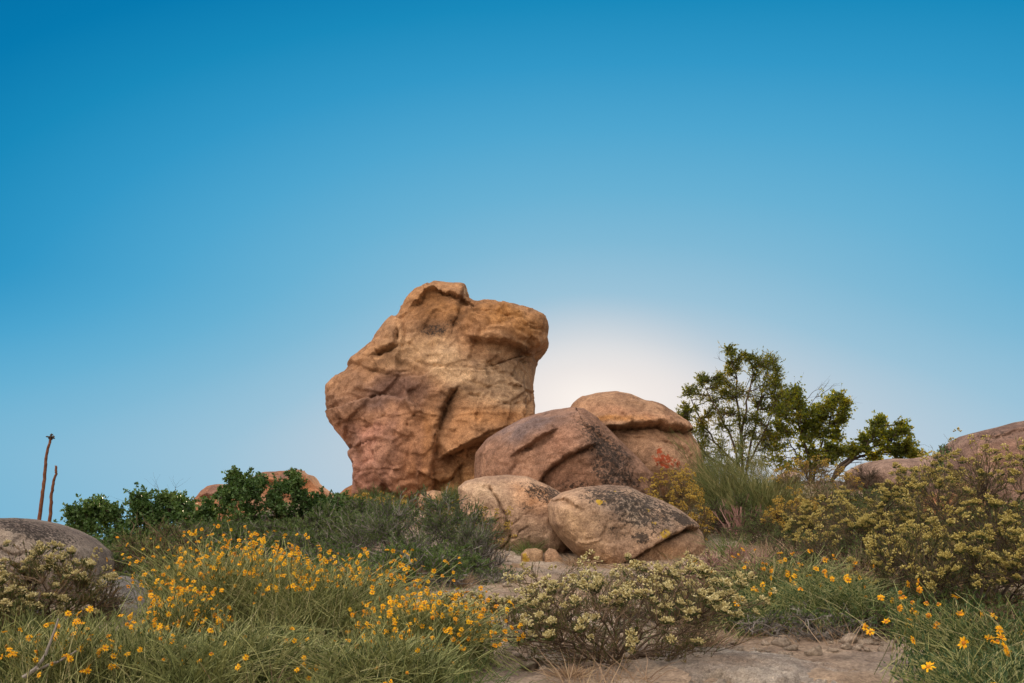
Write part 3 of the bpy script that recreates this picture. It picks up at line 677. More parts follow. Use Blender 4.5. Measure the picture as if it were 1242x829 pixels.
def build_pebbles():
    rng = np.random.RandomState(5)
    protos = []
    for k in range(5):
        a = Acc()
        nt, nf = 22, 14
        th = np.arange(nt) / nt * 2 * PI; ph = np.linspace(0.12, PI - 0.12, nf)
        P = np.stack([np.outer(np.sin(ph), np.cos(th)), np.outer(np.sin(ph), np.sin(th)), np.repeat(np.cos(ph)[:, None], nt, 1)], -1).reshape(-1, 3)
        P = np.sign(P) * np.abs(P) ** 0.85
        P *= (1 + 0.30 * fbm(P * 1.3, 3, 60 + k) + 0.30 * facets(P, 0.9, 80 + k, 60.0) + 0.10 * fbm(P * 4, 2, 70 + k))[:, None] * np.array([1, 0.8, 0.6])
        V = np.concatenate([P, P[:nt].mean(0)[None], P[-nt:].mean(0)[None]])
        i = np.arange(nf - 1)[:, None] * nt; j = np.arange(nt)[None]; j2 = (j + 1) % nt
        Q = np.stack([i + j, i + nt + j, i + nt + j2, i + j2], -1).reshape(-1, 4); jj = np.arange(nt); l = (nf - 1) * nt; t = nf * nt
        T = np.concatenate([np.stack([np.full(nt, t), jj, (jj + 1) % nt], 1), np.stack([np.full(nt, t + 1), l + (jj + 1) % nt, l + jj], 1)])
        a.add(V, tris=T, quads=Q)
        me = a.mesh('stone', [M['rock_fine']], True)
        paint(me, np.tile(np.array([[0.52, 0.44, 0.365]]) * (0.9 + 0.1 * k), (len(V), 1)), np.full(len(V), 0.15), np.zeros(len(V)))
        protos.append(me)
    spots = []
    for k in range(46):   # on the path
        t = rng.rand(); py = 690 + 135 * t ** 0.8; px = np.interp(py, [690, 730, 770, 829], [650, 640, 640, 650]) + rng.normal() * np.interp(py, [690, 829], [22, 32])
        D = np.interp(py, [690, 702, 738, 765, 829], [10.5, 9.6, 7.4, 6.3, 4.6]); spots.append((px, D, 0))
    for k in range(95):   # along the ledge
        spots.append((rng.uniform(800, 1190), 4.95 + 0.5 * rng.rand() ** 1.5, 1))
    for px, D, kind in spots:
        x = (px - CX) / F * D; s = 0.012 + 0.034 * rng.rand() ** 2 * (1 if kind else 1.2)
        o = link(bpy.data.objects.new('stone', protos[rng.randint(5)]))
        o.location = (x, D, float(gz(x, D)[0]) + s * 0.2); o.scale = (s, s, s); o.rotation_euler = (rng.uniform(-.3, .3), rng.uniform(-.3, .3), rng.uniform(0, 6.28))
        if kind: tag(o, 'small loose stone behind the crumbly rock ledge at the bottom right', 'stone', 'loose stones behind the rock ledge')
        else: tag(o, 'small loose stone lying on the sandy path', 'stone', 'loose stones on the path')

# ------------------------------------------------------------------ plants
def dome(rng, n, rx, ry, H, seed=0, rmin=0.7, zlo=0.05, vase=0.55, lobe=0.25, lean=(0, 0)):
    """points in the outer shell of an uneven dome standing on the origin"""
    d = rdir(rng, n * 2); d[:, 2] = np.abs(d[:, 2]) * 1.0 + zlo; d = nrm(d)[:n]
    r = rng.uniform(rmin ** 2, 1, n) ** 0.5
    r = r * (1 + lobe * fbm(d * 1.6 + seed * 2.3, 3, seed) * 1.6)
    z = d[:, 2] * r
    k = vase + (1 - vase) * np.clip(z * 1.5, 0, 1) ** 0.6
    P = np.stack([d[:, 0] * r * rx * k, d[:, 1] * r * ry * k, z * H], 1)
    P[:, 0] *= rx / max(np.quantile(np.abs(P[:, 0]), 0.96), 1e-6); P[:, 1] *= ry / max(np.quantile(np.abs(P[:, 1]), 0.96), 1e-6); P[:, 2] *= H / max(np.quantile(P[:, 2], 0.98), 1e-6)
    z = P[:, 2] / max(H, 1e-6)
    P[:, 0] += lean[0] * z; P[:, 1] += lean[1] * z
    return P


def skeleton(rng, tips, n_main, base_r, k1=7, k2=5, bend=0.25, jit=0.03, up=0.25, frac=0.78):
    """curved main stems from the base, each tip joined to the nearest lower point of a stem"""
    mi = rng.choice(len(tips), min(n_main, len(tips)), replace=False)
    e = tips[mi] * frac
    b = np.stack([rng.normal(size=len(mi)) * base_r, rng.normal(size=len(mi)) * base_r, np.full(len(mi), -0.03)], 1)
    L = np.linalg.norm(e - b, axis=1, keepdims=True)
    mid = (b + e) / 2 + np.array([0, 0, 1]) * L * up * 0.6 + rng.normal(size=e.shape) * L * bend * 0.3
    mains = bez(b, mid, e, k1, jit, rng)
    nodes = mains[:, 2:].reshape(-1, 3)
    own = np.repeat(np.arange(len(mi)), k1 - 2)
    st = np.empty_like(tips)
    for i0 in range(0, len(tips), 400):
        t = tips[i0:i0 + 400]
        dd = np.linalg.norm(t[:, None] - nodes[None], axis=2) + np.where(nodes[None, :, 2] > t[:, None, 2] - 0.02, 0.5, 0) * np.linalg.norm(t, axis=1)[:, None] + np.abs(rng.normal(size=(len(t), len(nodes)))) * 0.06 * np.linalg.norm(tips, axis=1).max()
        st[i0:i0 + 400] = nodes[dd.argmin(1)]
    L = np.linalg.norm(tips - st, axis=1, keepdims=True)
    mid = st + (tips - st) * 0.5 + (nrm(st + 1e-6) * 0.15 + np.array([0, 0, -0.12])) * L + rng.normal(size=tips.shape) * L * 0.10
    twigs = bez(st, mid, tips, k2, jit, rng)
    return mains, twigs


def along(rng, C, n, lo=0.3, hi=1.0):
    """n random points on the curves C with their tangents"""
    m, k, _ = C.shape
    i = rng.randint(0, m, n); t = rng.uniform(lo, hi, n) * (k - 1); j = np.minimum(t.astype(int), k - 2); f = (t - j)[:, None]
    p = C[i, j] * (1 - f) + C[i, j + 1] * f
    return p, nrm(C[i, j + 1] - C[i, j]), i


def taper(n, k, r0, r1):
    return np.broadcast_to(np.linspace(r0, r1, k)[None], (n, k))


def add_leaves(acc, rng, C, n, ln, w, lo=0.35, hi=1.0, spread=0.8, up=0.3, bias=0.0, mat=0):
    p, t, i = along(rng, C, n, lo, hi)
    d = nrm(t + rdir(rng, n) * spread + np.array([0, 0, up]))
    cr = rng.rand(len(C))
    leaves(acc, p, d, rdir(rng, n), ln * rng.uniform(0.6, 1.2, n), w * rng.uniform(0.7, 1.2, n), np.clip(0.55 * cr[i] + 0.45 * rng.rand(n) + bias, 0, 1), mat=mat)


def base_of(px, D):
    x = (px - CX) / F * D * 1.0
    # the pixel column of a point at horizontal distance D
    x = at(px, 640, D)[0]
    return np.array([x, D, float(gz(x, D, False)[0])])


def dims(px, D, top, w):
    b = base_of(px, D)
    H = at(px, top, D)[2] - b[2]
    return b, max(H, 0.08), w * mpp(D) / 2


# ---- flowers
FLOWERS = []


def flower_protos():
    for k in range(7):
        rng = np.random.RandomState(100 + k)
        a = Acc()
        n = [10, 12, 9, 11, 8, 7, 10][k]; R = [0.016, 0.018, 0.017, 0.015, 0.014, 0.011, 0.017][k]; droop = [0.0, -0.1, 0.15, -0.25, -0.6, -0.9, 0.35][k]
        th = np.arange(n) / n * 2 * PI + rng.normal(size=n) * 0.12
        d = np.stack([np.cos(th), np.sin(th), np.full(n, droop) + rng.normal(size=n) * 0.15], 1)
        p = nrm(d * np.array([1, 1, 0])) * 0.0035
        leaves(a, p, d, np.stack([-np.sin(th), np.cos(th), 0 * th], 1), R * rng.uniform(0.85, 1.1, n), 0.0075, rng.uniform(0.1, 1.0, n) * (0.5 if k in (4, 5) else 1), fold=-0.2, mat=0)
        # squarer petal tips
        leaves(a, p + nrm(d) * R * 0.35, d, np.stack([-np.sin(th), np.cos(th), 0 * th], 1), R * 0.68, 0.0068, rng.uniform(0.3, 1.0, n), fold=0.15, mat=0)
        m = 8; t2 = np.arange(m) / m * 2 * PI; r = 0.006 if k < 4 else 0.0075
        V = np.concatenate([np.stack([np.cos(t2) * r, np.sin(t2) * r, 0 * t2], 1), np.stack([np.cos(t2) * r * 0.7, np.sin(t2) * r * 0.7, 0 * t2 + r * 0.6], 1), [[0, 0, r * 0.85]], [[0, 0, -0.006]]])
        j = np.arange(m); j2 = (j + 1) % m
        a.add(V, tris=np.concatenate([np.stack([m + j, m + j2, np.full(m, 2 * m)], 1), np.stack([j2, j, np.full(m, 2 * m + 1)], 1)]), quads=np.stack([j, j2, m + j2, m + j], 1), rnd=np.full(len(V), rng.rand()), mat=1)
        FLOWERS.append(a.mesh('flower', [M['petal'], M['disc']]))


def mesh_arrays(me):
    V = np.empty(len(me.vertices) * 3, np.float32); me.vertices.foreach_get('co', V)
    return V.reshape(-1, 3)


def put_flowers(root, rng, pts, dirs, ids, scale=1.0, most=100):
    """flower heads as parts of their plant; past a hundred the ones that show least become one part"""
    b = np.array(root.location)
    key = -(pts[:, 2]) * 0.6 + pts[:, 1] + rng.rand(len(pts)) * 0.3
    order = np.argsort(key)
    stuff = Acc()
    for c, i in enumerate(order):
        q = Vector(dirs[i]).to_track_quat('Z', 'Y'); s = scale * rng.uniform(0.8, 1.2)
        if c < most:
            o = link(bpy.data.objects.new('flower', FLOWERS[ids[i]])); o.parent = root
            o.location = [float(x) for x in pts[i]]; o.rotation_euler = q.to_euler(); o.scale = (s, s, s)
        else:
            me = FLOWERS[ids[i]]; V = mesh_arrays(me) * s
            Rm = np.array(q.to_matrix()); V = V @ Rm.T + pts[i]
            T = []; Q = []; tm = []
            for p in me.polygons: (T if len(p.vertices) == 3 else Q).append((list(p.vertices), p.material_index))
            r = rng.rand()
            for mi in (0, 1):
                stuff_t = [x for x, m_ in T if m_ == mi]; stuff_q = [x for x, m_ in Q if m_ == mi]
                if mi == 0: stuff.add(V, tris=stuff_t, quads=stuff_q, rnd=np.full(len(V), r), mat=0)
                else:
                    stuff.t.append(np.array(stuff_t).reshape(-1, 3) + stuff.n - len(V)); stuff.tm.append(np.full(len(stuff_t), 1))
                    stuff.q.append(np.array(stuff_q).reshape(-1, 4) + stuff.n - len(V)); stuff.qm.append(np.full(len(stuff_q), 1))
    if stuff.n:
        o = stuff.obj('flower_mass', [M['petal'], M['disc']], root); o['kind'] = 'stuff'


def daisy_bush(label, px, D, top, w, seed, n_st=420, n_fl=150,  lean=(0, 0), ry=None, green=0, fl_lo=0.55, blades=1900, fscale=1.0, orange=0.4, short=0.0):
    if not green: n_st = int(n_st * 1.35); n_fl = int(n_fl * 2.2); fscale *= 0.61; orange *= 0.7
    rng = np.random.RandomState(seed)
    b, H, rx = dims(px, D, top, w); ry = ry or rx
    root = empty('daisy_bush', b, label, 'flowering bush', 'yellow daisy bushes')
    tips = dome(rng, n_st, rx, ry, H, seed, 0.6, 0.35, 0.6, 0.3, lean)
    st = np.stack([rng.normal(size=n_st) * rx * 0.33, rng.normal(size=n_st) * ry * 0.33, np.full(n_st, -0.02)], 1)
    st[:, :2] += tips[:, :2] * 0.25
    L = np.linalg.norm(tips - st, axis=1, keepdims=True)
    mid = st + (tips - st) * 0.5 + np.array([0, 0, 0.16]) * L + rng.normal(size=tips.shape) * L * 0.08
    C = bez(st, mid, tips, 6, 0.012, rng)
    a = Acc(); tubes(a, C, taper(n_st, 6, 0.0019, 0.0011), np.clip(0.5 * rng.rand(n_st) + 0.35, 0, 1))
    a.obj('stems', [M['daisy_stem']], root)
    f = Acc()
    # narrow grassy leaves and sterile shoots fill the lower part
    p0 = np.stack([rng.normal(size=blades) * rx * 0.42, rng.normal(size=blades) * ry * 0.42, np.full(blades, -0.02)], 1)
    t2 = dome(rng, blades, rx * 0.85, ry * 0.85, H * 0.86, seed + 1, 0.35, 0.75, 0.6, 0.3, (lean[0] * 0.6, lean[1] * 0.6))
    B = bez(p0 + t2 * np.array([0.3, 0.3, 0]), (p0 + t2) / 2 + np.array([0, 0, 0.12 * H]), t2, 5, 0.007, rng)
    tubes(f, B, taper(blades, 5, 0.0019, 0.0007), np.clip(0.15 + rng.rand(blades) * 0.85, 0, 1), mat=1)
    lm = M['daisy_leaf_green'] if green else M['daisy_leaf']
    add_leaves(f, rng, C, int(n_st * 9), 0.032, 0.0045, 0.05, 0.8, 0.55, 0.35)
    add_leaves(f, rng, B, int(blades * (5 + 5 * green)), 0.030 if not green else 0.026, 0.0045 if not green else 0.008, 0.1, 1.0, 0.6, 0.35)
    f.obj('foliage', [lm, M['daisy_stem']], root)
    ok = np.where(tips[:, 2] > fl_lo * H * (0.8 if n_fl > n_st * 0.6 else 1))[0]
    if len(ok) > n_fl: ok = rng.choice(ok, n_fl, replace=False)
    d = nrm(nrm(C[ok, -1] - C[ok, -2]) * 0.5 + rdir(rng, len(ok)) * 0.75 + np.array([0, -0.45, 0.35]))
    ids = np.where(rng.rand(len(ok)) < orange, rng.choice([3, 4, 5], len(ok)), rng.choice([0, 1, 2, 6], len(ok)))
    put_flowers(root, rng, tips[ok], d, ids, fscale)
    return root


# ---- cream-headed brush
HEADS = {}


def head_protos():
    for kind, mat in (('cream', M['cream']), ('gold', M['gold']), ('ochre', M['ochre'])):
        HEADS[kind] = []
        for k in range(5):
            rng = np.random.RandomState(300 + k)
            a = Acc(); n = 30 + 4 * k
            d = rdir(rng, n); d[:, 2] = np.abs(d[:, 2]) + 0.25; d = nrm(d)
            p = d * np.array([0.016, 0.016, 0.012]) * rng.uniform(0.3, 1.15, n)[:, None]
            cones(a, p, nrm(d + np.array([0, 0, 0.5])), rng.uniform(0.009, 0.016, n), rng.uniform(0.0045, 0.0075, n), np.clip(0.25 + 0.6 * rng.rand(n) + 0.1 * d[:, 2] * 0, 0, 1), mat=0)
            q = rdir(rng, 16); q[:, 2] = -np.abs(q[:, 2]) * 0.3 + 0.1
            leaves(a, q * 0.004 - np.array([0, 0, 0.01]), nrm(q + np.array([0, 0, 0.5])), rdir(rng, 16), 0.024, 0.0045, rng.uniform(0, 0.7, 16), mat=1)
            HEADS[kind].append(a.mesh('flower_head', [mat, M['rabbit_leaf']]))


def head_mass(acc, rng, pts, dirs, scale):
    for p, d in zip(pts, dirs):
        n = 12
        e = nrm(rdir(rng, n) + d * 0.8)
        cones(acc, p + e * 0.012 * scale, e, 0.015 * scale * rng.uniform(0.7, 1.2, n), 0.009 * scale, rng.uniform(0.2, 1.0, n) * rng.uniform(0.6, 1.0), mat=0)


def brush(label, px, D, top, w, seed, n_tip=260, n_head=170, kind='cream', name='cream_brush', cat='bush', group='cream-flowered bushes', twig='twig_brown', green=0.35, leafn=14, hs=1.0, lean=(0, 0), ry=None, parts=True, zlo=0.1,
          rmin=0.62, lobe=0.3, vase=0.5, n_main=16, dead=0.3, basez=0.0):
    rng = np.random.RandomState(seed)
    b, H, rx = dims(px, D, top, w); ry = ry or rx * 0.9
    root = empty(name, b, label, cat, group)
    tips = dome(rng, n_tip, rx, ry, H, seed, rmin, zlo, vase, lobe, lean)
    mains, tw = skeleton(rng, tips, n_main, 0.07 * rx, 8, 6, 0.3, 0.03)
    a = Acc(); sc = H / 0.7
    tubes(a, mains, taper(len(mains), 8, 0.0085 * sc ** .5, 0.0035), rng.rand(len(mains)) * 0.6, sides=5)
    tubes(a, tw, taper(len(tw), 6, 0.0028, 0.0014), rng.rand(len(tw)))
    # fine dry side twigs
    p, t, i = along(rng, tw, n_tip * 5, 0.15, 0.95)
    e = p + nrm(t + rdir(rng, len(p)) * 0.8 + np.array([0, 0, 0.35])) * (0.10 * sc * rng.uniform(0.5, 1.3, len(p)))[:, None]
    side = bez(p, (p + e) / 2 + rng.normal(size=p.shape) * 0.008, e, 3)
    tubes(a, side, taper(len(p), 3, 0.0013, 0.0006), rng.rand(len(p)))
    a.obj('branches', [M[twig]], root)
    f = Acc()
    alive = side[rng.rand(len(side)) > dead]
    add_leaves(f, rng, alive, int(n_tip * leafn), 0.026, 0.0042, 0.1, 1.0, 0.55, 0.3, green - 0.35)
    add_leaves(f, rng, tw, int(n_tip * leafn * 0.6), 0.028, 0.0045, 0.5, 1.0, 0.5, 0.4, green - 0.35)
    f.obj('foliage', [M['rabbit_leaf']], root)
    # heads crowd the outer twig ends
    ends = np.concatenate([tips, tips + rng.normal(size=tips.shape) * 0.028 * sc, side[rng.choice(len(side), min(len(side), n_head)), -1]])
    hgt = ends[:, 2] / H + 0.5 * np.hypot(ends[:, 0] / rx, ends[:, 1] / ry) + 0.75 * fbm(ends / (0.30 * rx), 2, seed + 4) + 0.1 * rng.rand(len(ends)) - 0.15 * ends[:, 1] / ry
    o_ = np.argsort(-hgt)[:n_head]; pts = ends[o_]
    dirs = nrm(nrm(pts * np.array([1, 1, 0.6])) * 0.45 + np.array([0, -0.1, 0.8]) + rng.normal(size=pts.shape) * 0.25)
    keep = np.arange(len(pts))[rng.rand(len(pts)) < (0.72 if kind == 'cream' else 0.82)]; pts = pts[keep]; dirs = dirs[keep]
    key = np.argsort(pts[:, 1] - 0.5 * pts[:, 2])
    mass = Acc()
    lim = 100 if parts else 0
    for c, i in enumerate(key):
        if c < lim:
            o = link(bpy.data.objects.new('flower_head', HEADS[kind][rng.randint(5)])); o.parent = root
            o.location = [float(x) for x in pts[i]]; o.rotation_euler = Vector(dirs[i]).to_track_quat('Z', 'Y').to_euler(); s = hs * rng.uniform(0.75, 1.25); o.scale = (s, s, s)
    rest = key[lim:]
    if len(rest):
        head_mass(mass, rng, pts[rest], dirs[rest], hs * 1.05)
        o = mass.obj('flower_heads', [M[kind]], root)
        o['kind'] = 'stuff'
    return root


# ---- leafy shrubs and trees given by clumps seen in the photograph
def clump_plant(name, label, cat, base, D, clumps, limbs, leaf, twig, seed, tips_per=26, leaf_n=420, ln=0.035, lw=0.017, r0=0.02, group=None, depth=0.5, sprays=False, leafname='foliage', bare=(), spread=1.25):
    """clumps: (px, py, radius px, depth offset); limbs: lists of (px, py, depth offset) from the base upwards"""
    rng = np.random.RandomState(seed)
    b = np.array(base)
    root = empty(name, b, label, cat, group)
    T = []; C = []
    # smaller clumps bridge neighbouring ones, so that the crown hangs together
    K = np.array(clumps, float); dd = np.hypot(K[:, None, 0] - K[None, :, 0], K[:, None, 1] - K[None, :, 1]) + 1e3 * np.eye(len(K))
    ex = []
    for i in range(len(K)):
        for j in np.argsort(dd[i])[:2]:
            if j > i or rng.rand() < 0.4:
                f = rng.uniform(0.35, 0.65); q = K[i] * f + K[j] * (1 - f); q[2] *= 0.85; q[:2] += rng.normal(size=2) * 2; ex.append(tuple(q))
    clumps = list(clumps) + ex
    for (cx, cy, r, dz) in clumps:
        dz = dz + rng.normal() * depth * 0.4; c = at(cx, cy, D + dz) - b; R = r * mpp(D) * spread
        p = c + rng.normal(size=(tips_per, 3)) * R * np.array([0.52, 0.6, 0.52])
        T.append(p); C.append(c)
    tips = np.concatenate(T); C = np.array(C)
    acc = Acc(); nodes = []
    for li, L in enumerate(limbs):
        P = np.array([at(x, y, D + z) - b for x, y, z in L])
        k = 12; s = np.linspace(0, len(P) - 1, k); P2 = np.stack([np.interp(s, np.arange(len(P)), P[:, q]) for q in range(3)], 1)
        P2[1:-1] += rng.normal(size=(k - 2, 3)) * 0.012
        rr = np.linspace(r0 if li == 0 else r0 * 0.75, r0 * 0.22, k)
        tubes(acc, P2[None], rr[None], [rng.rand()], sides=7); nodes.append(P2[2:])
    nodes = np.concatenate(nodes)
    # limb to clump
    dd = np.linalg.norm(C[:, None] - nodes[None], axis=2) + np.where(nodes[None, :, 2] > C[:, None, 2], 0.35, 0)
    s = nodes[dd.argmin(1)]
    L = np.linalg.norm(C - s, axis=1, keepdims=True)
    br = bez(s, (s + C) / 2 + rng.normal(size=C.shape) * L * 0.12 + np.array([0, 0, -0.05]) * L, C, 7, 0.02, rng)
    tubes(acc, br, taper(len(br), 7, r0 * 0.30, r0 * 0.10), rng.rand(len(br)), sides=5)
    # clump to tips
    ci = np.repeat(np.arange(len(C)), tips_per); pk = br[ci, rng.randint(3, 7, len(ci))]
    L = np.linalg.norm(tips - pk, axis=1, keepdims=True)
    tw = bez(pk, (pk + tips) / 2 + rng.normal(size=tips.shape) * L * 0.12, tips, 5, 0.02, rng)
    tubes(acc, tw, taper(len(tw), 5, max(r0 * 0.075, 0.0022), max(r0 * 0.03, 0.001)), rng.rand(len(tw)))
    for (P, n) in bare:     # leafless dead twigs
        Q = np.array([at(x, y, D + z) - b for x, y, z in P]); k = 8; ss = np.linspace(0, len(Q) - 1, k)
        Q2 = np.stack([np.interp(ss, np.arange(len(Q)), Q[:, q]) for q in range(3)], 1); Q2[1:] += rng.normal(size=(k - 1, 3)) * 0.012
        tubes(acc, Q2[None], np.linspace(r0 * 0.22, r0 * 0.05, k)[None], [0.5], sides=5)
        p = Q2[rng.randint(2, k, n)]; dr = nrm(Q2[-1] - Q2[0]); e = p + nrm(dr + rdir(rng, n) * 0.9) * rng.uniform(0.08, 0.25, (n, 1))
        tubes(acc, bez(p, (p + e) / 2 + rng.normal(size=p.shape) * 0.015, e, 4), taper(n, 4, r0 * 0.06, r0 * 0.02), rng.rand(n))
    acc.obj('trunk' if cat == 'tree' else 'branches', [M[twig]], root)
    f = Acc()
    n = len(clumps) * leaf_n
    p, t, i = along(rng, tw, n, 0.25, 1.0)
    tone = np.clip(0.5 + 0.9 * fbm(p * 3.0, 2, seed), 0, 1)
    if sprays:
        d = nrm(t * 0.9 + rdir(rng, n) * 0.55 + np.array([0, 0, 0.15]))
    else:
        d = nrm(t * 0.5 + rdir(rng, n) * 0.9 + np.array([0, 0, 0.1]))
    leaves(f, p, d, rdir(rng, n), ln * rng.uniform(0.55, 1.2, n), lw * rng.uniform(0.7, 1.2, n), np.clip(0.6 * tone + 0.4 * rng.rand(n), 0, 1), fold=0.2)
    f.obj('crown' if cat == 'tree' else leafname, [M[leaf]], root)
    return root


def broom(label, px, D, top, w, seed, n=1500, name='broom_bush', mat='broom', group=None, cat='bush', r=0.0028, ry=None, fork=2, zlo=0.35, lobe=0.35, base_r=0.25, twig=None, kids=3, lean=(0, 0), vase=0.5):
    """tufts of thin upright stems"""
    rng = np.random.RandomState(seed)
    b, H, rx = dims(px, D, top, w); ry = ry or rx
    root = empty(name, b, label, cat, group)
    tips = dome(rng, n, rx, ry, H, seed, 0.45, zlo, vase, lobe, lean)
    st = np.stack([rng.normal(size=n) * rx * base_r, rng.normal(size=n) * ry * base_r, np.full(n, -0.02)], 1) + tips * np.array([0.25, 0.25, 0])
    L = np.linalg.norm(tips - st, axis=1, keepdims=True)
    C = bez(st, (st + tips) / 2 + np.array([0, 0, 0.12]) * L + rng.normal(size=tips.shape) * L * 0.06, tips, 5, 0.015, rng)
    a = Acc(); rv = np.clip(0.5 + 0.8 * fbm(tips * 2.5, 2, seed) + 0.35 * (rng.rand(n) - 0.5), 0, 1)
    tubes(a, C, taper(n, 5, r, r * 0.5), rv)
    p, t, i = along(rng, C, n * kids, 0.3, 0.9)
    e = p + nrm(t + rdir(rng, len(p)) * 0.45 + np.array([0, 0, 0.35])) * (H * 0.2 * rng.uniform(0.5, 1.3, len(p)))[:, None]
    tubes(a, bez(p, (p + e) / 2 + rng.normal(size=p.shape) * 0.01, e, 3), taper(len(p), 3, r * 0.6, r * 0.35), rv[i])
    a.obj('foliage', [M[mat]], root)
    if twig:
        k = rng.choice(n, min(n, 26)); tubes_a = Acc(); tubes(tubes_a, C[k][:, :4], taper(len(k), 4, 0.014, 0.005), rng.rand(len(k)), sides=5)
        tubes_a.obj('branches', [M[twig]], root)
    return root


def twiggy(label, px, D, top, w, seed, n_tip=420, name='twiggy_shrub', leaf='greyleaf', twig='twig_grey', group=None, leafn=26, ln=0.016, lw=0.006, lo=0.5, ry=None, lean=(0, 0), cat='shrub', lobe=0.3, tone=0.0, topgreen=0.5):
    """dome of grey twigs with small green leaves towards the top"""
    rng = np.random.RandomState(seed)
    b, H, rx = dims(px, D, top, w); ry = ry or rx * 0.8
    root = empty(name, b, label, cat, group)
    tips = dome(rng, n_tip, rx, ry, H, seed, 0.6, 0.05, 0.75, lobe, lean)
    mains, tw = skeleton(rng, tips, 22, 0.12 * rx, 7, 5, 0.3, 0.03)
    a = Acc()
    tubes(a, mains, taper(len(mains), 7, 0.010, 0.004), rng.rand(len(mains)), sides=5)
    tubes(a, tw, taper(len(tw), 5, 0.0042, 0.0022), rng.rand(len(tw)))
    p, t, i = along(rng, tw, n_tip * 6, 0.2, 1.0)
    e = p + nrm(t + rdir(rng, len(p)) * 0.9 + np.array([0, 0, 0.25])) * (0.13 * H * rng.uniform(0.5, 1.4, len(p)))[:, None]
    side = bez(p, (p + e) / 2 + rng.normal(size=p.shape) * 0.012, e, 3)
    tubes(a, side, taper(len(p), 3, 0.0024, 0.0012), rng.rand(len(p)))
    a.obj('branches', [M[twig]], root)
    if leafn:
        f = Acc()
        hi = side[(side[:, -1, 2] / H + 0.45 * fbm(side[:, -1] * 2.2 / H, 2, seed) > topgreen * (0.6 + 0.8 * rng.rand(len(side))))]
        if len(hi): add_leaves(f, rng, hi, n_tip * leafn, ln, lw, 0.1, 1.0, 0.7, 0.35, tone)
        f.obj('foliage', [M[leaf]], root)
    return root


def tuft_mesh(seed, n, H, R, mat, w=0.004):
    rng = np.random.RandomState(seed); a = Acc()
    b = np.stack([rng.normal(size=n) * R * 0.3, rng.normal(size=n) * R * 0.3, np.full(n, -0.02)], 1)
    t = b + np.stack([rng.normal(size=n) * R, rng.normal(size=n) * R, H * rng.uniform(0.45, 1.1, n)], 1)
    C = bez(b, (b + t) / 2 + np.array([0, 0, 0.2 * H]), t, 4, 0.02, rng)
    # flat blades
    d = nrm(C[:, -1] - C[:, 0]); s = nrm(np.cross(d, rdir(rng, n)))
    wd = (np.array([1.0, 0.9, 0.6, 0.05]) * w)[None, :, None]
    V = np.stack([C - s[:, None] * wd / 2, C + s[:, None] * wd / 2], 2)
    o = (np.arange(n) * 8)[:, None, None]; i = (np.arange(3) * 2)[None, :, None]
    Q = np.concatenate([o + i + np.array([[[0, 1, 3, 2]]])]).reshape(-1, 4)
    a.add(V, quads=Q, rnd=np.repeat(rng.rand(n), 8))
    return a, a.mesh('tuft', [M[mat]])


def scatter_stuff(name, label, spots, mat, seed, n_blade, H, R, w=0.004):
    """ground cover that nobody could count: one object"""
    rng = np.random.RandomState(seed); acc = Acc()
    for (px, D, s) in spots:
        x = at(px, 640, D)[0]; z = float(gz(x, D, False)[0])
        n = int(n_blade * s)
        b = np.stack([rng.normal(size=n) * R * 0.5, rng.normal(size=n) * R * 0.5, np.full(n, -0.03)], 1) + np.array([x, D, z])
        t = b + np.stack([rng.normal(size=n) * R * 0.7, rng.normal(size=n) * R * 0.7, H * s * rng.uniform(0.4, 1.15, n)], 1)
        C = bez(b, (b + t) / 2 + np.array([0, 0, 0.18 * H]), t, 4, 0.02, rng)
        d = nrm(C[:, -1] - C[:, 0]); sd = nrm(np.cross(d, rdir(rng, n)))
        wd = (np.array([1.0, 0.9, 0.6, 0.1]) * w)[None, :, None]
        V = np.stack([C - sd[:, None] * wd / 2, C + sd[:, None] * wd / 2], 2)
        o = (np.arange(n) * 8)[:, None, None]; i = (np.arange(3) * 2)[None, :, None]
        Q = (o + i + np.array([[[0, 1, 3, 2]]])).reshape(-1, 4)
        acc.add(V, quads=Q, rnd=np.repeat(np.clip(rng.rand(n) * 0.6 + 0.4 * rng.rand(), 0, 1), 8))
    o = acc.obj(name, [M[mat]])
    tag(o, label, 'grass', kind='stuff')
    return o


def grass_clump(name, label, px, D, top, w, seed, mat, n=260, group=None, wd=0.004):
    b, H, rx = dims(px, D, top, w)
    _, me = tuft_mesh(seed, n, H, rx * 0.6, mat, wd)
    o = link(bpy.data.objects.new(name, me)); o.location = [float(x) for x in b]
    tag(o, label, 'grass', group)
    return o


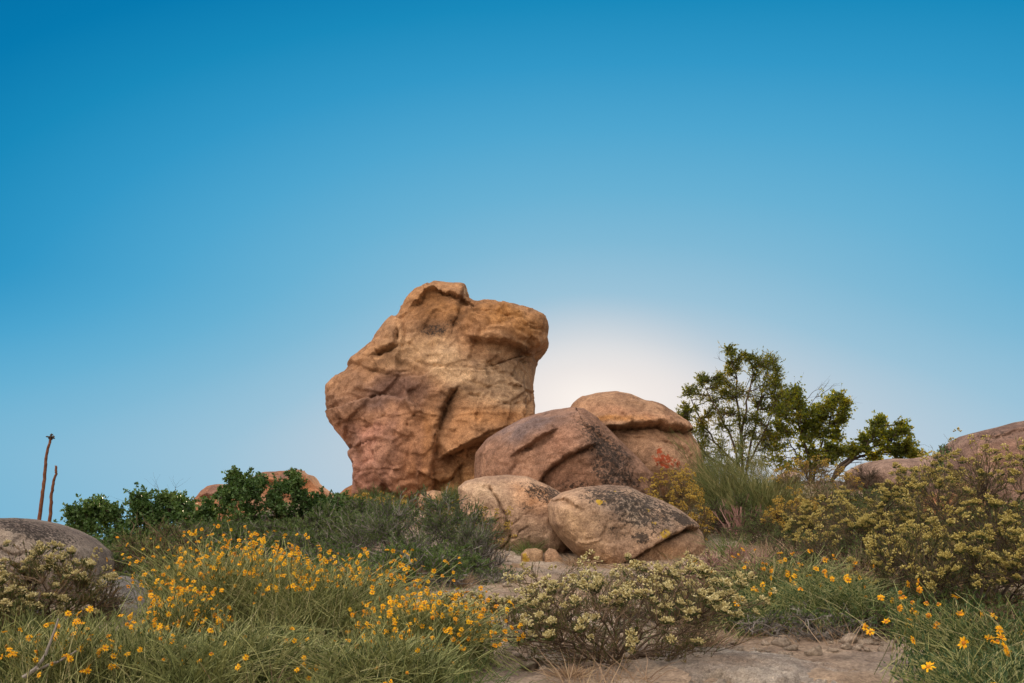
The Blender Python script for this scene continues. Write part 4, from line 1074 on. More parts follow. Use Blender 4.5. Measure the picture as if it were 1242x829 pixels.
def agave_stalk(label, D, pts, r, bud, seed):
    rng = np.random.RandomState(seed)
    P = np.array([at(x, y, D) for x, y in pts]); k = 26; s = np.linspace(0, len(P) - 1, k)
    C = np.stack([np.interp(s, np.arange(len(P)), P[:, q]) for q in range(3)], 1); C[1:] += np.cumsum(rng.normal(size=(k - 1, 3)) * 0.0028, 0)
    x, y = C[0, 0], C[0, 1]; g = float(gz(x, y)[0]); b = np.array([x, y, g])
    C = np.concatenate([b[None], C]) - b
    rr = np.linspace(r, r * 0.6, k + 1) * 0.78 * (1 + 0.16 * np.abs(np.sin(np.arange(k + 1) * 1.4))) ; rr[-1] = r * 0.2
    a = Acc(); tubes(a, C[None], rr[None], [0.5], sides=9)
    p, t, i = along(rng, C[None], 16, 0.2, 0.95)
    cones(a, p + rdir(rng, 16) * r * 0.4, nrm(t + rdir(rng, 16) * 0.2), 0.028, 0.009, rng.rand(16))      # dry bracts
    root = empty('agave_stalk', b, label, 'dead stalk', 'dead agave stalks')
    a.obj('stalk', [M['stalk']], root)
    if bud:
        h = Acc(); n = 30
        d = rdir(rng, n); d[:, 2] = d[:, 2] * 0.6
        cones(h, C[-1] + d * 0.008, d, rng.uniform(0.02, 0.042, n), 0.015, rng.rand(n))
        h.obj('seed_head', [M['twig_dark']], root)
    return root


def copy_tree(o, parent=None):
    c = o.copy(); COL.objects.link(c)
    if parent is not None: c.parent = parent
    for ch in [x for x in o.children]: copy_tree(ch, c)
    return c


def spread_copies(root, spots, seed, label=None, cat=None, smin=0.75, smax=1.3):
    """the thing itself on the first spot, copies with copies of its parts on the others"""
    rng = np.random.RandomState(seed)
    for i, (px, D) in enumerate(spots):
        o = root if i == 0 else copy_tree(root)
        o.location = [float(x) for x in base_of(px, D)]; o.rotation_euler = (0, 0, rng.uniform(0, 6.28)); k = rng.uniform(smin, smax); o.scale = (k, k, k * rng.uniform(0.85, 1.1))


def build_plants():
    flower_protos(); head_protos()
    # ---------------- yellow daisy bushes, left foreground
    daisy_bush('yellow daisy bush tallest of the left foreground, in front of the dark green bushes', 278, 5.3, 648, 210, 1, 560, 215, lean=(0.05, 0), orange=0.5, fl_lo=0.62)
    daisy_bush('yellow daisy bush leaning right below the grey twiggy shrub, its stalks bare and long', 385, 5.2, 668, 230, 2, 480, 130, lean=(0.22, 0), orange=0.5, fl_lo=0.66)
    daisy_bush('bright yellow daisy bush spilling down beside the path, lowest to the right of its bank', 515, 4.75, 716, 180, 3, 520, 185, lean=(0.10, -0.05), orange=0.15, fl_lo=0.35)
    daisy_bush('small daisy bush at the left foot of the tallest one, beside the blue-grey rock', 235, 4.75, 712, 100, 4, 330, 120, lean=(-0.05, 0), orange=0.55, fl_lo=0.4)
    daisy_bush('grassy grey-green daisy clump with few flowers at the bottom edge, below the tallest daisy bush', 300, 4.1, 745, 230, 5, 260, 16, blades=950, lean=(0.06, 0), orange=0.3, fl_lo=0.3)
    daisy_bush('grassy grey-green daisy clump at the bottom edge, below the leaning daisy bush', 440, 4.05, 758, 210, 6, 240, 12, blades=950, lean=(0.12, 0), orange=0.3, fl_lo=0.3)
    daisy_bush('small daisy bush with large yellow flowers at the bottom left, beside a grey dead branch', 85, 3.9, 742, 130, 7, 170, 40, blades=650, lean=(0.02, 0), orange=0.25, fl_lo=0.35, fscale=1.1)
    daisy_bush('flowerless grey-green grassy clump in the bottom left corner', 10, 4.0, 748, 130, 8, 120, 4, blades=1100, orange=0.5)
    daisy_bush('sparse daisy clump at the bottom between the small left daisy bush and the grassy clumps', 190, 4.0, 752, 130, 9, 200, 16, blades=1000, orange=0.5, fl_lo=0.4)
    # right side
    daisy_bush('tan-stemmed daisy bush with scattered orange flowers behind the crumbly ledge', 945, 6.9, 668, 190, 11, 420, 48, lean=(0.02, 0), orange=0.6, fl_lo=0.55, green=1, blades=700)
    daisy_bush('green daisy bush with a few wide yellow flowers above the middle of the crumbly ledge', 1010, 5.9, 690, 200, 12, 330, 34, lean=(-0.05, 0), orange=0.45, fl_lo=0.4, green=1, blades=800)
    daisy_bush('dense green low daisy bush beside the cream brush, mostly without flowers', 900, 6.0, 715, 130, 13, 220, 10, orange=0.3, green=1, blades=600)
    daisy_bush('daisy bush leaning left with long bare stalks and large yellow flowers at the bottom right', 1185, 4.35, 712, 190, 14, 130, 40, lean=(-0.24, -0.05), orange=0.4, fl_lo=0.35, green=1, blades=600, fscale=0.95)
    daisy_bush('green daisy bush in the bottom right corner with a wide open yellow flower', 1180, 3.75, 772, 210, 15, 160, 7, orange=0.1, fl_lo=0.5, green=1, blades=700, fscale=1.1)
    # ---------------- cream-headed brush
    brush('wide cream-flowered bush with brown twigs in the middle foreground, below the egg boulder', 738, 4.95, 690, 270, 21, 480, 340, hs=1.15, lean=(0.08, 0), rmin=0.55, lobe=0.22, vase=0.45, n_main=26, leafn=10, green=0.42)
    brush('cream-flowered bush at the left edge, in front of the speckled boulder', 50, 5.0, 672, 165, 22, 280, 230, hs=1.05, green=0.5, leafn=22, n_main=18, dead=0.2)
    brush('cream-flowered bush cut by the left edge, greener and lower', -25, 4.6, 700, 120, 23, 170, 120, green=0.5, leafn=20)
    brush('tall rust-brown and cream brush at the right edge, in front of the mauve-brown boulder', 1208, 7.2, 550, 190, 24, 420, 260, 'gold', hs=1.25, green=0.55, leafn=18, n_main=20, dead=0.45, lobe=0.35, twig='twig_dark')
    brush('full cream-flowered bush at the right edge, below the tall rust-brown brush', 1180, 5.7, 632, 190, 25, 400, 330, 'gold', hs=1.15, green=0.5, leafn=20, n_main=22, dead=0.25, twig='twig_dark')
    brush('cream-flowered bush left of the rust-red rock face', 1062, 7.9, 598, 150, 26, 300, 230, 'gold', hs=1.25, green=0.5, leafn=20, twig='twig_dark')
    brush('cream-flowered bush in front of the rust-red rock face, dark gaps beneath', 1120, 6.6, 652, 170, 27, 300, 220, 'gold', hs=1.15, green=0.45, leafn=18, twig='twig_dark')
    brush('open cream brush with bare dark twigs, just left of the mauve-brown boulder', 1128, 9.6, 570, 120, 28, 190, 110, 'gold', hs=1.5, green=0.5, leafn=14, twig='twig_dark', dead=0.4)
    brush('small cream-flowered bush with one tall flower cluster beside the egg boulder', 862, 7.6, 672, 90, 29, 110, 40, hs=1.2, green=0.3, leafn=8, dead=0.5)
    brush('low cream and green bush below the leaning oak branch', 1010, 9.2, 606, 110, 30, 220, 170, 'gold', hs=1.35, green=0.5, leafn=20, twig='twig_dark')
    brush('small green bush of pale cream flowers beside the path, under the grey twiggy shrub', 575, 7.0, 722, 110, 31, 200, 90, hs=0.9, green=0.6, leafn=30, dead=0.1)
    brush('pale cream flower sprigs left of the wide middle bush, where the path narrows', 652, 6.2, 728, 70, 32, 120, 60, hs=0.95, green=0.35, leafn=10)
    brush('straw-coloured dry brush with few heads behind the wide middle bush, below the egg boulder', 790, 6.6, 690, 150, 39, 240, 60, hs=0.95, green=0.3, leafn=5, dead=0.7)
    # ochre brush farther up the slope
    brush('round ochre-yellow bush tucked between the egg boulder and the green broom', 820, 12.4, 581, 84, 33, 330, 330, 'ochre', 'ochre_brush', 'bush', 'ochre bushes on the slope', green=0.7, leafn=30, hs=1.5, parts=False, dead=0.1, vase=0.7)
    brush('ochre-brown bush on the ridge beneath the leafy oak', 990, 13.2, 562, 90, 34, 300, 200, 'ochre', 'ochre_brush', 'bush', 'ochre bushes on the slope', green=0.7, leafn=26, hs=1.2, parts=False, dead=0.3)
    brush('ochre-green bush at the right foot of the green broom', 965, 11.0, 605, 70, 35, 240, 170, 'ochre', 'ochre_brush', 'bush', 'ochre bushes on the slope', green=0.6, leafn=26, hs=1.2, parts=False, dead=0.15)
    brush('small ochre bush at the foot of the tall rock', 455, 14.2, 602, 62, 36, 160, 110, 'ochre', 'ochre_brush', 'bush', 'ochre bushes on the slope', green=0.6, leafn=24, hs=1.5, parts=False)
    brush('small ochre sprig bush against the cream boulder with the branching crack', 590, 10.6, 622, 58, 37, 110, 50, 'ochre', 'ochre_brush', 'bush', 'ochre bushes on the slope', green=0.6, leafn=20, hs=1.3, parts=False)
    brush('small ochre-flowered bush below the small pale rock of the tall rock', 520, 13.4, 606, 80, 38, 160, 90, 'ochre', 'ochre_brush', 'bush', 'ochre bushes on the slope', green=0.75, leafn=30, hs=1.2, parts=False)
    # ---------------- twiggy shrubs
    twiggy('grey twiggy dome shrub with small green leaves in front of the tall rock', 505, 10.4, 603, 180, 41, 760, leafn=44, topgreen=0.36, ln=0.02, lw=0.008)
    twiggy('grey-green twiggy shrub beside the path left of the cream boulder', 575, 9.9, 630, 66, 42, 260, leafn=30, topgreen=0.5)
    twiggy('loose green twiggy shrub between the tall rock and the dark green bushes', 432, 11.6, 606, 110, 43, 380, leafn=46, topgreen=0.25, ln=0.024, lw=0.009)
    twiggy('olive twiggy shrub between the dark green bushes and the yellow daisies', 195, 7.6, 638, 130, 44, 380, leafn=26, topgreen=0.35, twig='twig_brown', tone=0.15)
    twiggy('low dry grey bush at the path edge below the green twiggy shrub', 598, 9.0, 690, 70, 45, 220, leafn=6, topgreen=0.7)
    twiggy('dark brown twiggy bush between the ochre bush and the cream brush on the right', 1010, 11.2, 590, 60, 46, 220, leafn=10, topgreen=0.6, twig='twig_brown')
    twiggy('bare dead brown bush beside the flat grey slab', 1052, 14.6, 566, 52, 47, 170, name='dead_bush', leafn=0, twig='twig_dark', cat='dead bush')
    twiggy('small bare blackened twig bush left of the low blue-grey rock', 136, 5.7, 705, 34, 48, 60, name='dead_bush', leafn=0, twig='twig_dark', cat='dead bush')
    twiggy('brown leafless undergrowth bush below the full cream-flowered bush at the right edge', 1205, 5.2, 735, 150, 49, 300, leafn=5, topgreen=0.6, twig='twig_brown', name='dry_bush', cat='bush')
    twiggy('pinkish-brown dry bush behind the wide middle bush, left of the orange daisies', 885, 7.2, 668, 120, 50, 520, leafn=2, topgreen=0.6, twig='twig_pink', name='dry_bush', cat='bush')
    twiggy('grey dry bush under the green daisies behind the crumbly ledge', 985, 5.6, 735, 170, 51, 300, leafn=10, topgreen=0.5, name='dry_bush', cat='bush')
    # ---------------- broom
    broom('tall green broom bush in front of the juniper tree', 905, 14.0, 532, 170, 61, 1000, twig='twig_brown', r=0.0038, kids=4, vase=0.75, lobe=0.7, zlo=0.2)
    broom('low wide green broom bush at the foot of the tall one, with grey-green tips', 930, 13.0, 575, 100, 62, 600, r=0.0042, kids=4)
    broom('green broom tuft against the rounded capped boulder', 862, 15.0, 548, 50, 63, 500)
    broom('pinkish dead stems fanning out below the tall green broom', 898, 12.6, 606, 62, 64, 46, name='dead_bush', mat='twig_pink', cat='dead bush', r=0.009, kids=3, base_r=0.2)
    broom('dark green broom tuft beside the small pale rock', 550, 15.6, 588, 36, 65, 420, base_r=0.35)
    broom('yellow-green grass tuft at the left foot of the tall rock', 448, 16.0, 590, 60, 66, 500, mat='grass', name='grass_tuft', cat='grass', base_r=0.4)
    broom('olive broom stems rising through the left end of the dark green bushes', 185, 8.6, 645, 90, 67, 420, base_r=0.3)
    # ---------------- dark green bushes
    oak = 'dark green bushes on the left ridge'
    clump_plant('green_bush', 'dark green leafy bush leftmost on the ridge, behind the speckled boulder', 'bush', base_of(125, 11.2), 11.2,
                [(95, 628, 15, 0), (112, 618, 14, 0.1), (105, 645, 18, -0.2), (128, 628, 16, 0), (122, 612, 8, 0), (140, 642, 18, 0.2), (120, 660, 22, -0.3), (92, 652, 12, 0), (150, 655, 20, -0.2), (85, 622, 7, 0.1), (142, 620, 9, 0.2), (110, 680, 22, -0.3), (140, 685, 22, -0.4)],
                [[(125, 700, 0), (118, 660, 0), (110, 620, 0)], [(126, 700, 0), (138, 650, 0), (140, 622, 0)], [(124, 700, 0), (100, 660, 0), (90, 630, 0)]], 'oak_leaf', 'twig_dark', 71, 24, 330, 0.044, 0.029, 0.02, oak, spread=1.3)
    clump_plant('green_bush', 'dark green bush second from left on the ridge, bare twigs above its two spires', 'bush', base_of(200, 11.6), 11.6,
                [(165, 604, 9, 0), (168, 618, 13, 0), (178, 612, 9, 0.1), (160, 630, 12, 0), (185, 628, 14, 0.2), (200, 604, 11, 0), (208, 615, 13, -0.1), (196, 622, 12, 0.2), (220, 612, 8, 0.1), (215, 632, 17, -0.2), (190, 645, 20, -0.3), (170, 650, 18, 0), (225, 650, 18, 0),
                 (205, 660, 22, -0.3), (240, 640, 12, 0.2), (180, 672, 22, -0.3), (230, 672, 20, -0.2)],
                [[(200, 700, 0), (185, 650, 0), (167, 605, 0)], [(202, 700, 0), (205, 650, 0), (202, 605, 0)], [(203, 700, 0), (222, 655, 0), (222, 615, 0)]], 'oak_leaf', 'twig_dark', 72, 24, 330, 0.044, 0.029, 0.02, oak, spread=1.3,
                bare=[([(206, 640, 0), (208, 605, 0), (214, 586, 0)], 14), ([(205, 630, 0), (200, 600, 0), (188, 590, 0)], 7), ([(175, 640, 0), (160, 612, 0), (150, 606, 0)], 6)])
    clump_plant('green_bush', 'dark green leafy bush with a tall spire in front of the far outcrop', 'bush', base_of(290, 12.2), 12.2,
                [(285, 575, 8, 0), (293, 580, 12, 0), (286, 592, 13, 0), (300, 592, 13, 0.1), (310, 598, 8, 0), (318, 580, 5, 0.1), (312, 588, 6, 0), (280, 605, 14, -0.1), (295, 610, 16, 0), (268, 598, 7, 0), (272, 618, 12, 0), (262, 640, 18, -0.2), (290, 630, 20, -0.2), (310, 625, 17, 0.1),
                 (275, 655, 22, -0.3), (305, 652, 22, -0.3), (285, 680, 24, -0.4), (250, 660, 16, 0), (318, 678, 22, -0.2), (250, 612, 7, 0.2)],
                [[(290, 705, 0), (288, 640, 0), (290, 580, 0)], [(291, 705, 0), (305, 640, 0), (312, 590, 0)], [(289, 705, 0), (270, 650, 0), (266, 605, 0)]], 'oak_leaf', 'twig_dark', 73, 24, 330, 0.044, 0.029, 0.022, oak, spread=1.3)
    clump_plant('green_bush', 'dark green bush with many narrow spires between the far outcrop and the tall rock', 'bush', base_of(360, 12.6), 12.6,
                [(334, 596, 11, 0), (340, 590, 6, 0), (330, 612, 12, 0), (355, 576, 6, 0), (360, 588, 9, 0), (366, 598, 10, 0), (360, 606, 10, 0), (345, 618, 15, -0.1), (372, 618, 14, 0), (388, 606, 8, 0), (390, 622, 12, 0.1), (352, 638, 20, -0.2), (380, 640, 20, -0.2), (335, 640, 18, 0),
                 (405, 628, 12, 0.1), (412, 604, 5, 0.1), (410, 640, 14, 0), (360, 665, 24, -0.3), (392, 665, 22, -0.3), (340, 672, 22, -0.3), (374, 690, 22, -0.4), (415, 660, 16, 0)],
                [[(365, 710, 0), (355, 650, 0), (358, 580, 0)], [(366, 710, 0), (385, 650, 0), (390, 608, 0)], [(364, 710, 0), (340, 650, 0), (336, 596, 0)], [(366, 710, 0), (402, 660, 0), (410, 610, 0)]], 'oak_leaf', 'twig_dark', 74, 24, 330, 0.044, 0.029, 0.022, oak, spread=1.3)
    clump_plant('green_bush', 'low dark green leafy bush between the leaning daisies and the grey twiggy shrub', 'bush', base_of(425, 12.0), 12.0,
                [(415, 640, 14, 0), (430, 650, 16, 0), (400, 655, 14, 0), (440, 640, 10, 0.1), (420, 668, 18, -0.2), (445, 668, 14, 0)], [[(425, 705, 0), (422, 670, 0), (418, 645, 0)], [(426, 705, 0), (438, 670, 0), (440, 645, 0)]], 'oak_leaf', 'twig_dark', 75, 24, 330, 0.044, 0.029, 0.018, oak, spread=1.3)
    clump_plant('green_bush', 'loose dark green bush filling the dip left of the far outcrop', 'bush', base_of(243, 12.6), 12.6,
                [(238, 628, 9, 0), (228, 616, 7, 0), (246, 620, 8, 0), (252, 632, 12, 0), (232, 638, 14, 0), (250, 646, 16, 0), (236, 656, 18, -0.1), (255, 664, 18, 0), (222, 604, 5, 0), (258, 624, 6, 0)],
                [[(243, 700, 0), (240, 655, 0), (232, 618, 0)], [(244, 700, 0), (250, 655, 0), (250, 624, 0)]], 'oak_leaf', 'twig_dark', 76, 24, 300, 0.042, 0.028, 0.018, oak, spread=1.4)
    clump_plant('green_bush', 'loose dark green bush overlapping the low orange rock left of the tall rock', 'bush', base_of(415, 13.2), 13.2,
                [(404, 612, 9, 0), (414, 606, 7, 0), (424, 616, 9, 0), (398, 626, 11, 0), (416, 630, 14, 0), (432, 634, 12, 0), (408, 648, 16, -0.1), (430, 652, 15, 0), (444, 622, 7, 0), (392, 610, 6, 0)],
                [[(416, 695, 0), (410, 650, 0), (406, 614, 0)], [(417, 695, 0), (426, 650, 0), (426, 618, 0)]], 'oak_leaf', 'twig_dark', 77, 24, 300, 0.042, 0.028, 0.018, oak, spread=1.4)
    # ---------------- juniper and the leafy oak on the ridge
    jc = [(882, 424, 6, 0), (890, 428, 5, 0), (884, 440, 5, 0), (896, 436, 6, 0), (903, 431, 4, 0), (908, 436, 4, 0), (893, 446, 7, 0), (886, 452, 5, 0), (852, 455, 5, 0), (850, 465, 6, 0), (861, 463, 4, 0), (872, 456, 5, 0), (876, 462, 7, 0), (870, 470, 6, 0), (838, 472, 7, 0),
          (832, 478, 6, 0), (844, 478, 6, 0), (829, 492, 5, 0), (822, 505, 5, 0.1), (834, 503, 7, -0.1), (830, 514, 6, 0), (845, 495, 5, 0), (856, 482, 7, 0.2), (866, 486, 7, -0.2), (878, 478, 8, 0), (888, 468, 8, 0), (884, 484, 8, 0.2), (893, 480, 9, -0.2), (905, 478, 8, 0),
          (914, 434, 6, 0), (918, 444, 9, 0), (926, 438, 9, 0), (934, 434, 8, 0), (938, 444, 9, 0), (944, 450, 6, 0), (916, 456, 8, 0), (928, 456, 10, 0), (940, 460, 8, 0), (922, 468, 10, 0), (934, 472, 9, 0), (916, 484, 9, 0), (926, 490, 9, 0.2), (942, 482, 6, 0), (846, 512, 7, 0),
          (858, 505, 8, 0), (852, 520, 7, 0.2), (840, 525, 7, -0.1), (868, 500, 9, 0.2), (880, 500, 9, -0.2), (893, 498, 9, 0.1), (870, 515, 9, 0), (858, 530, 9, 0), (846, 540, 8, 0), (884, 518, 9, -0.2), (900, 510, 9, 0), (912, 505, 9, 0), (908, 522, 9, 0), (922, 508, 8, 0),
          (876, 535, 10, 0), (895, 535, 10, 0), (915, 530, 9, 0), (930, 520, 8, 0), (935, 500, 7, 0.2), (855, 550, 10, 0), (875, 552, 10, -0.2), (900, 552, 10, 0), (925, 545, 9, 0), (865, 570, 10, 0.3), (890, 572, 10, 0.3), (915, 566, 10, 0.3), (938, 560, 9, 0.2), (940, 530, 7, 0.2), (842, 556, 8, 0.2), (848, 572, 8, 0.3), (948, 468, 6, 0.1), (950, 480, 7, 0.1), (944, 492, 7, 0.1), (946, 512, 7, 0.1), (946, 530, 8, 0.1), (930, 535, 8, 0)]
    clump_plant('juniper_tree', 'scraggly juniper tree with an airy crown standing right of the boulders', 'tree', base_of(902, 17.2), 17.2, jc,
                [[(902, 590, 0), (900, 540, 0), (895, 490, 0), (893, 455, 0), (884, 430, 0)], [(903, 590, 0.05), (910, 540, 0.1), (922, 490, 0.15), (930, 450, 0.15), (936, 438, 0.15)], [(900, 575, 0), (885, 530, -0.1), (868, 495, -0.2), (852, 462, -0.2)],
                 [(898, 570, -0.05), (868, 540, 0.1), (846, 505, 0.2), (836, 478, 0.2)], [(899, 530, 0), (905, 490, -0.1), (914, 450, -0.1), (905, 434, -0.1)], [(900, 580, 0), (860, 555, -0.15), (838, 530, -0.2), (824, 508, -0.2)], [(904, 570, 0), (925, 530, -0.2), (936, 500, -0.25)]],
                'juniper', 'twig_dark', 81, 26, 270, 0.040, 0.014, 0.030, spread=1.45, sprays=True, bare=[([(893, 455, 0), (882, 440, 0), (866, 434, 0)], 6), ([(905, 470, 0), (915, 448, 0), (928, 426, 0)], 4)])
    oc = [(958, 478, 7, 0), (966, 470, 7, 0), (970, 480, 7, 0), (956, 492, 9, 0), (968, 495, 9, 0), (952, 505, 9, 0), (975, 490, 6, 0), (964, 510, 10, 0), (950, 522, 9, 0), (975, 505, 8, 0), (962, 526, 9, 0), (950, 540, 9, 0), (976, 522, 8, 0),
          (1004, 488, 8, 0), (1012, 484, 7, 0), (1020, 484, 7, 0), (1026, 490, 6, 0), (1000, 498, 9, 0), (1010, 498, 9, 0), (1022, 500, 8, 0), (996, 508, 8, 0), (1008, 512, 9, 0), (1020, 512, 8, 0), (1000, 522, 9, 0), (1012, 526, 8, 0), (1026, 508, 6, 0), (990, 530, 8, 0),
          (1004, 540, 8, 0), (986, 545, 8, 0), (992, 556, 8, 0), (1012, 542, 6, 0), (975, 540, 8, 0), (968, 556, 9, 0), (1005, 556, 6, 0), (982, 515, 5, 0), (980, 566, 8, 0), (940, 500, 6, 0.2), (942, 515, 7, 0), (938, 545, 8, 0), (945, 560, 9, 0), (955, 572, 9, 0), (985, 500, 5, 0), (988, 520, 6, 0), (996, 570, 8, 0), (960, 484, 6, 0.2), (948, 490, 6, 0.2), (986, 512, 6, 0), (992, 498, 6, 0.1), (980, 530, 7, 0), (1018, 530, 6, 0), (1024, 545, 6, 0), (1016, 558, 6, 0)]
    clump_plant('oak_tree', 'small leafy oak with sunlit leaves right of the juniper, a bare branch at its top', 'tree', base_of(985, 16.6), 16.6, oc,
                [[(985, 590, 0), (978, 550, 0), (968, 510, 0), (964, 478, 0)], [(986, 590, 0), (992, 550, 0), (1004, 520, 0), (1014, 490, 0)], [(984, 590, 0), (970, 560, 0.1), (955, 530, 0.1)]], 'tree_leaf', 'twig_dark', 82, 24, 115, 0.050, 0.034, 0.03, spread=1.6,
                bare=[([(980, 510, 0), (983, 488, 0), (998, 474, 0), (1006, 464, 0)], 9), ([(975, 490, 0), (985, 476, 0), (1002, 465, 0)], 6), ([(990, 482, 0), (1004, 474, 0), (1017, 464, 0)], 4), ([(1025, 505, 0), (1030, 495, 0), (1036, 485, 0)], 4)])
    bc = [(1034, 542, 6, 0), (1030, 550, 5, 0), (1046, 532, 7, 0), (1054, 528, 7, 0), (1060, 522, 8, 0), (1066, 514, 7, 0), (1072, 508, 5, 0), (1062, 510, 5, 0), (1070, 524, 9, 0), (1078, 530, 9, 0), (1066, 534, 8, 0), (1086, 528, 8, 0), (1092, 520, 7, 0), (1096, 514, 6, 0),
          (1100, 524, 7, 0), (1090, 538, 9, 0), (1100, 540, 9, 0), (1098, 552, 8, 0), (1108, 550, 7, 0), (1114, 554, 5, 0), (1084, 546, 8, 0), (1075, 542, 7, 0), (1056, 553, 5, 0), (1064, 555, 5, 0), (1094, 546, 9, 0), (1048, 542, 6, 0), (1088, 556, 6, 0), (1104, 534, 5, 0)]
    clump_plant('oak_tree', 'low oak growing sideways over the flat grey slab, leaves sunlit', 'tree', base_of(1010, 15.9), 15.9, bc,
                [[(1008, 585, 0), (1014, 570, 0), (1030, 556, 0), (1050, 545, 0), (1075, 535, 0), (1098, 530, 0)], [(1010, 582, 0), (1032, 558, 0), (1056, 552, 0.1), (1085, 550, 0.1), (1108, 550, 0.1)], [(1012, 575, 0), (1040, 552, -0.1), (1062, 528, -0.1), (1070, 510, -0.1)]],
                'tree_leaf', 'twig_dark', 83, 22, 115, 0.050, 0.034, 0.036, spread=1.4, bare=[([(1025, 562, 0), (1040, 560, 0), (1056, 572, 0)], 10), ([(1040, 552, 0), (1050, 558, 0), (1062, 562, 0)], 8)])
    clump_plant('leafy_sapling', 'small dark sapling sprig sticking up beside the mauve-brown boulder', 'sapling', base_of(1146, 10.8), 10.8, [(1140, 545, 5, 0), (1148, 543, 5, 0), (1144, 556, 6, 0), (1150, 550, 4, 0), (1142, 566, 7, 0), (1136, 575, 6, 0)],
                [[(1150, 620, 0), (1146, 590, 0), (1143, 560, 0), (1142, 545, 0)]], 'oak_leaf', 'twig_dark', 84, 8, 14, 0.034, 0.018, 0.012, spread=0.8)
    # ---------------- agave stalks
    agave_stalk('tall dead agave stalk with a dark seed head, left of its shorter companion', 9.2, [(47, 640), (51, 600), (54, 570), (57, 548), (61, 531)], 0.021, True, 91)
    agave_stalk('shorter bare dead agave stalk, right of the tall one', 9.6, [(60, 640), (63, 612), (65, 590), (69, 574), (70, 565)], 0.020, False, 92)
    # dead grey branch lying bottom left
    rng = np.random.RandomState(93); a = Acc()
    P = np.array([at(28, 822, 3.75), at(45, 812, 3.75), at(55, 795, 3.75), at(62, 778, 3.75)]); b = P[0].copy(); b[2] = float(gz(b[0], b[1])[0])
    C = bez((P[:1] * 0 + P[0]) - b, (P[1] - b)[None], (P[2] - b)[None], 8, 0.01, rng); C2 = bez((P[2] - b)[None], (P[3] - b)[None], (P[3] - b + np.array([0.02, 0, 0.08]))[None], 6, 0.01, rng)
    tubes(a, C, taper(1, 8, 0.009, 0.006), [0.8], 6); tubes(a, C2, taper(1, 6, 0.006, 0.003), [0.8], 6)
    C3 = bez((P[1] - b)[None], (P[1] - b + [0.05, 0, 0.01])[None], (P[1] - b + [0.13, 0.02, 0.06])[None], 6, 0.01, rng); tubes(a, C3, taper(1, 6, 0.006, 0.003), [0.8], 6)
    tag(a.obj('dead_branch', [M['twig_grey']], None, b), 'pale grey dead branch lying among the daisies at the bottom left', 'branch')
    # ---------------- undergrowth: repeats that nothing tells apart
    r = twiggy('low grey-green shrub in the undergrowth between the dark green bushes and the daisies', 250, 8.5, 668, 120, 101, 300, leafn=34, topgreen=0.25, ln=0.022, lw=0.008, group='low shrubs behind the left daisies')
    spread_copies(r, [(250, 8.6), (330, 8.8), (150, 8.9), (400, 9.3), (290, 10.2), (370, 10.6), (220, 9.9), (100, 9.6), (60, 9.0), (450, 9.0), (340, 7.6), (230, 7.2), (420, 7.9), (500, 8.6), (120, 7.6), (530, 9.4), (345, 11.6), (310, 11.4), (270, 11.2), (385, 11.6), (240, 11.0)], 1)
    r = twiggy('low brown and green shrub in the undergrowth below the ridge on the right', 1000, 10.0, 622, 110, 102, 260, leafn=34, topgreen=0.25, twig='twig_dark', tone=0.1, group='low shrubs on the right slope')
    spread_copies(r, [(960, 10.2), (1040, 10.2), (1090, 11.6), (1020, 12.6), (930, 11.4), (1075, 9.4), (1150, 9.2), (1200, 9.4), (1250, 8.6), (1120, 8.4), (970, 12.4), (1110, 13.2), (1060, 13.4), (890, 12.9), (1000, 8.2), (1070, 7.4), (1210, 8.0)], 2)
    r = twiggy('low dry grey shrub in the shade under the cream bushes on the right', 1100, 6.0, 720, 130, 103, 260, leafn=20, topgreen=0.35, twig='twig_dark', group='low dry shrubs at the right')
    spread_copies(r, [(1080, 6.0), (1140, 5.7), (1200, 6.0), (1020, 6.4), (960, 6.2), (1100, 5.4), (1240, 5.3), (900, 6.8), (850, 6.4), (1050, 5.7)], 3)
    r = broom('grey-green grassy tuft among the daisies in the left foreground', 300, 4.6, 745, 80, 104, 420, name='grass_tuft', mat='daisy_stem', cat='grass', r=0.0022, base_r=0.4, kids=1, group='grassy tufts among the left daisies')
    spread_copies(r, [(60, 4.3), (130, 4.5), (540, 4.5), (20, 4.7), (250, 3.8), (390, 3.75), (500, 4.0)], 4)
    # ---------------- grass
    k = 0
    for (px, D, top, w, mat, lab) in [(885, 10.6, 640, 70, 'grass', 'green grass clump beside the right end of the egg boulder'), (930, 9.4, 650, 80, 'dry', 'dry tan grass clump beneath the green broom, left of the orange flowers'),
                                      (975, 8.6, 650, 80, 'dry', 'dry tan grass clump among the orange daisies on the right'), (900, 8.4, 662, 80, 'dry', 'pinkish dry grass clump in front of the green grass by the egg boulder'),
                                      (510, 8.7, 684, 28, 'dry', 'thin dry grass stalks in front of the grey twiggy shrub'), (560, 8.6, 690, 40, 'dry', 'pale dry grass tuft at the path edge below the grey twiggy shrub'),
                                      (700, 11.2, 670, 60, 'dry', 'short dry grass under the tip of the egg boulder'), (760, 10.8, 680, 90, 'dry', 'short dry grass below the crack of the egg boulder'),
                                      (640, 12.0, 650, 50, 'grass', 'dark grass in the gap between the cracked boulder and the small rocks'), (1040, 7.2, 660, 90, 'dry', 'tall dry grass stalks in front of the cream bushes on the right'),
                                      (820, 9.6, 684, 90, 'dry', 'dry grass behind the right end of the wide middle bush'), (620, 6.9, 745, 50, 'grass', 'green grass beside the path, right of the bright yellow daisies'),
                                      (640, 5.6, 800, 60, 'grass', 'short green grass among the path stones at the bottom'),
                                      (690, 4.5, 800, 60, 'dry', 'dry wispy grass at the bottom edge between the path rocks and the ledge'), (845, 5.3, 745, 90, 'dry', 'wispy straw grass at the right foot of the wide middle bush'),
                                      (930, 6.9, 668, 110, 'dry', 'tall pale wispy grass standing among the tan-stemmed daisies')]:
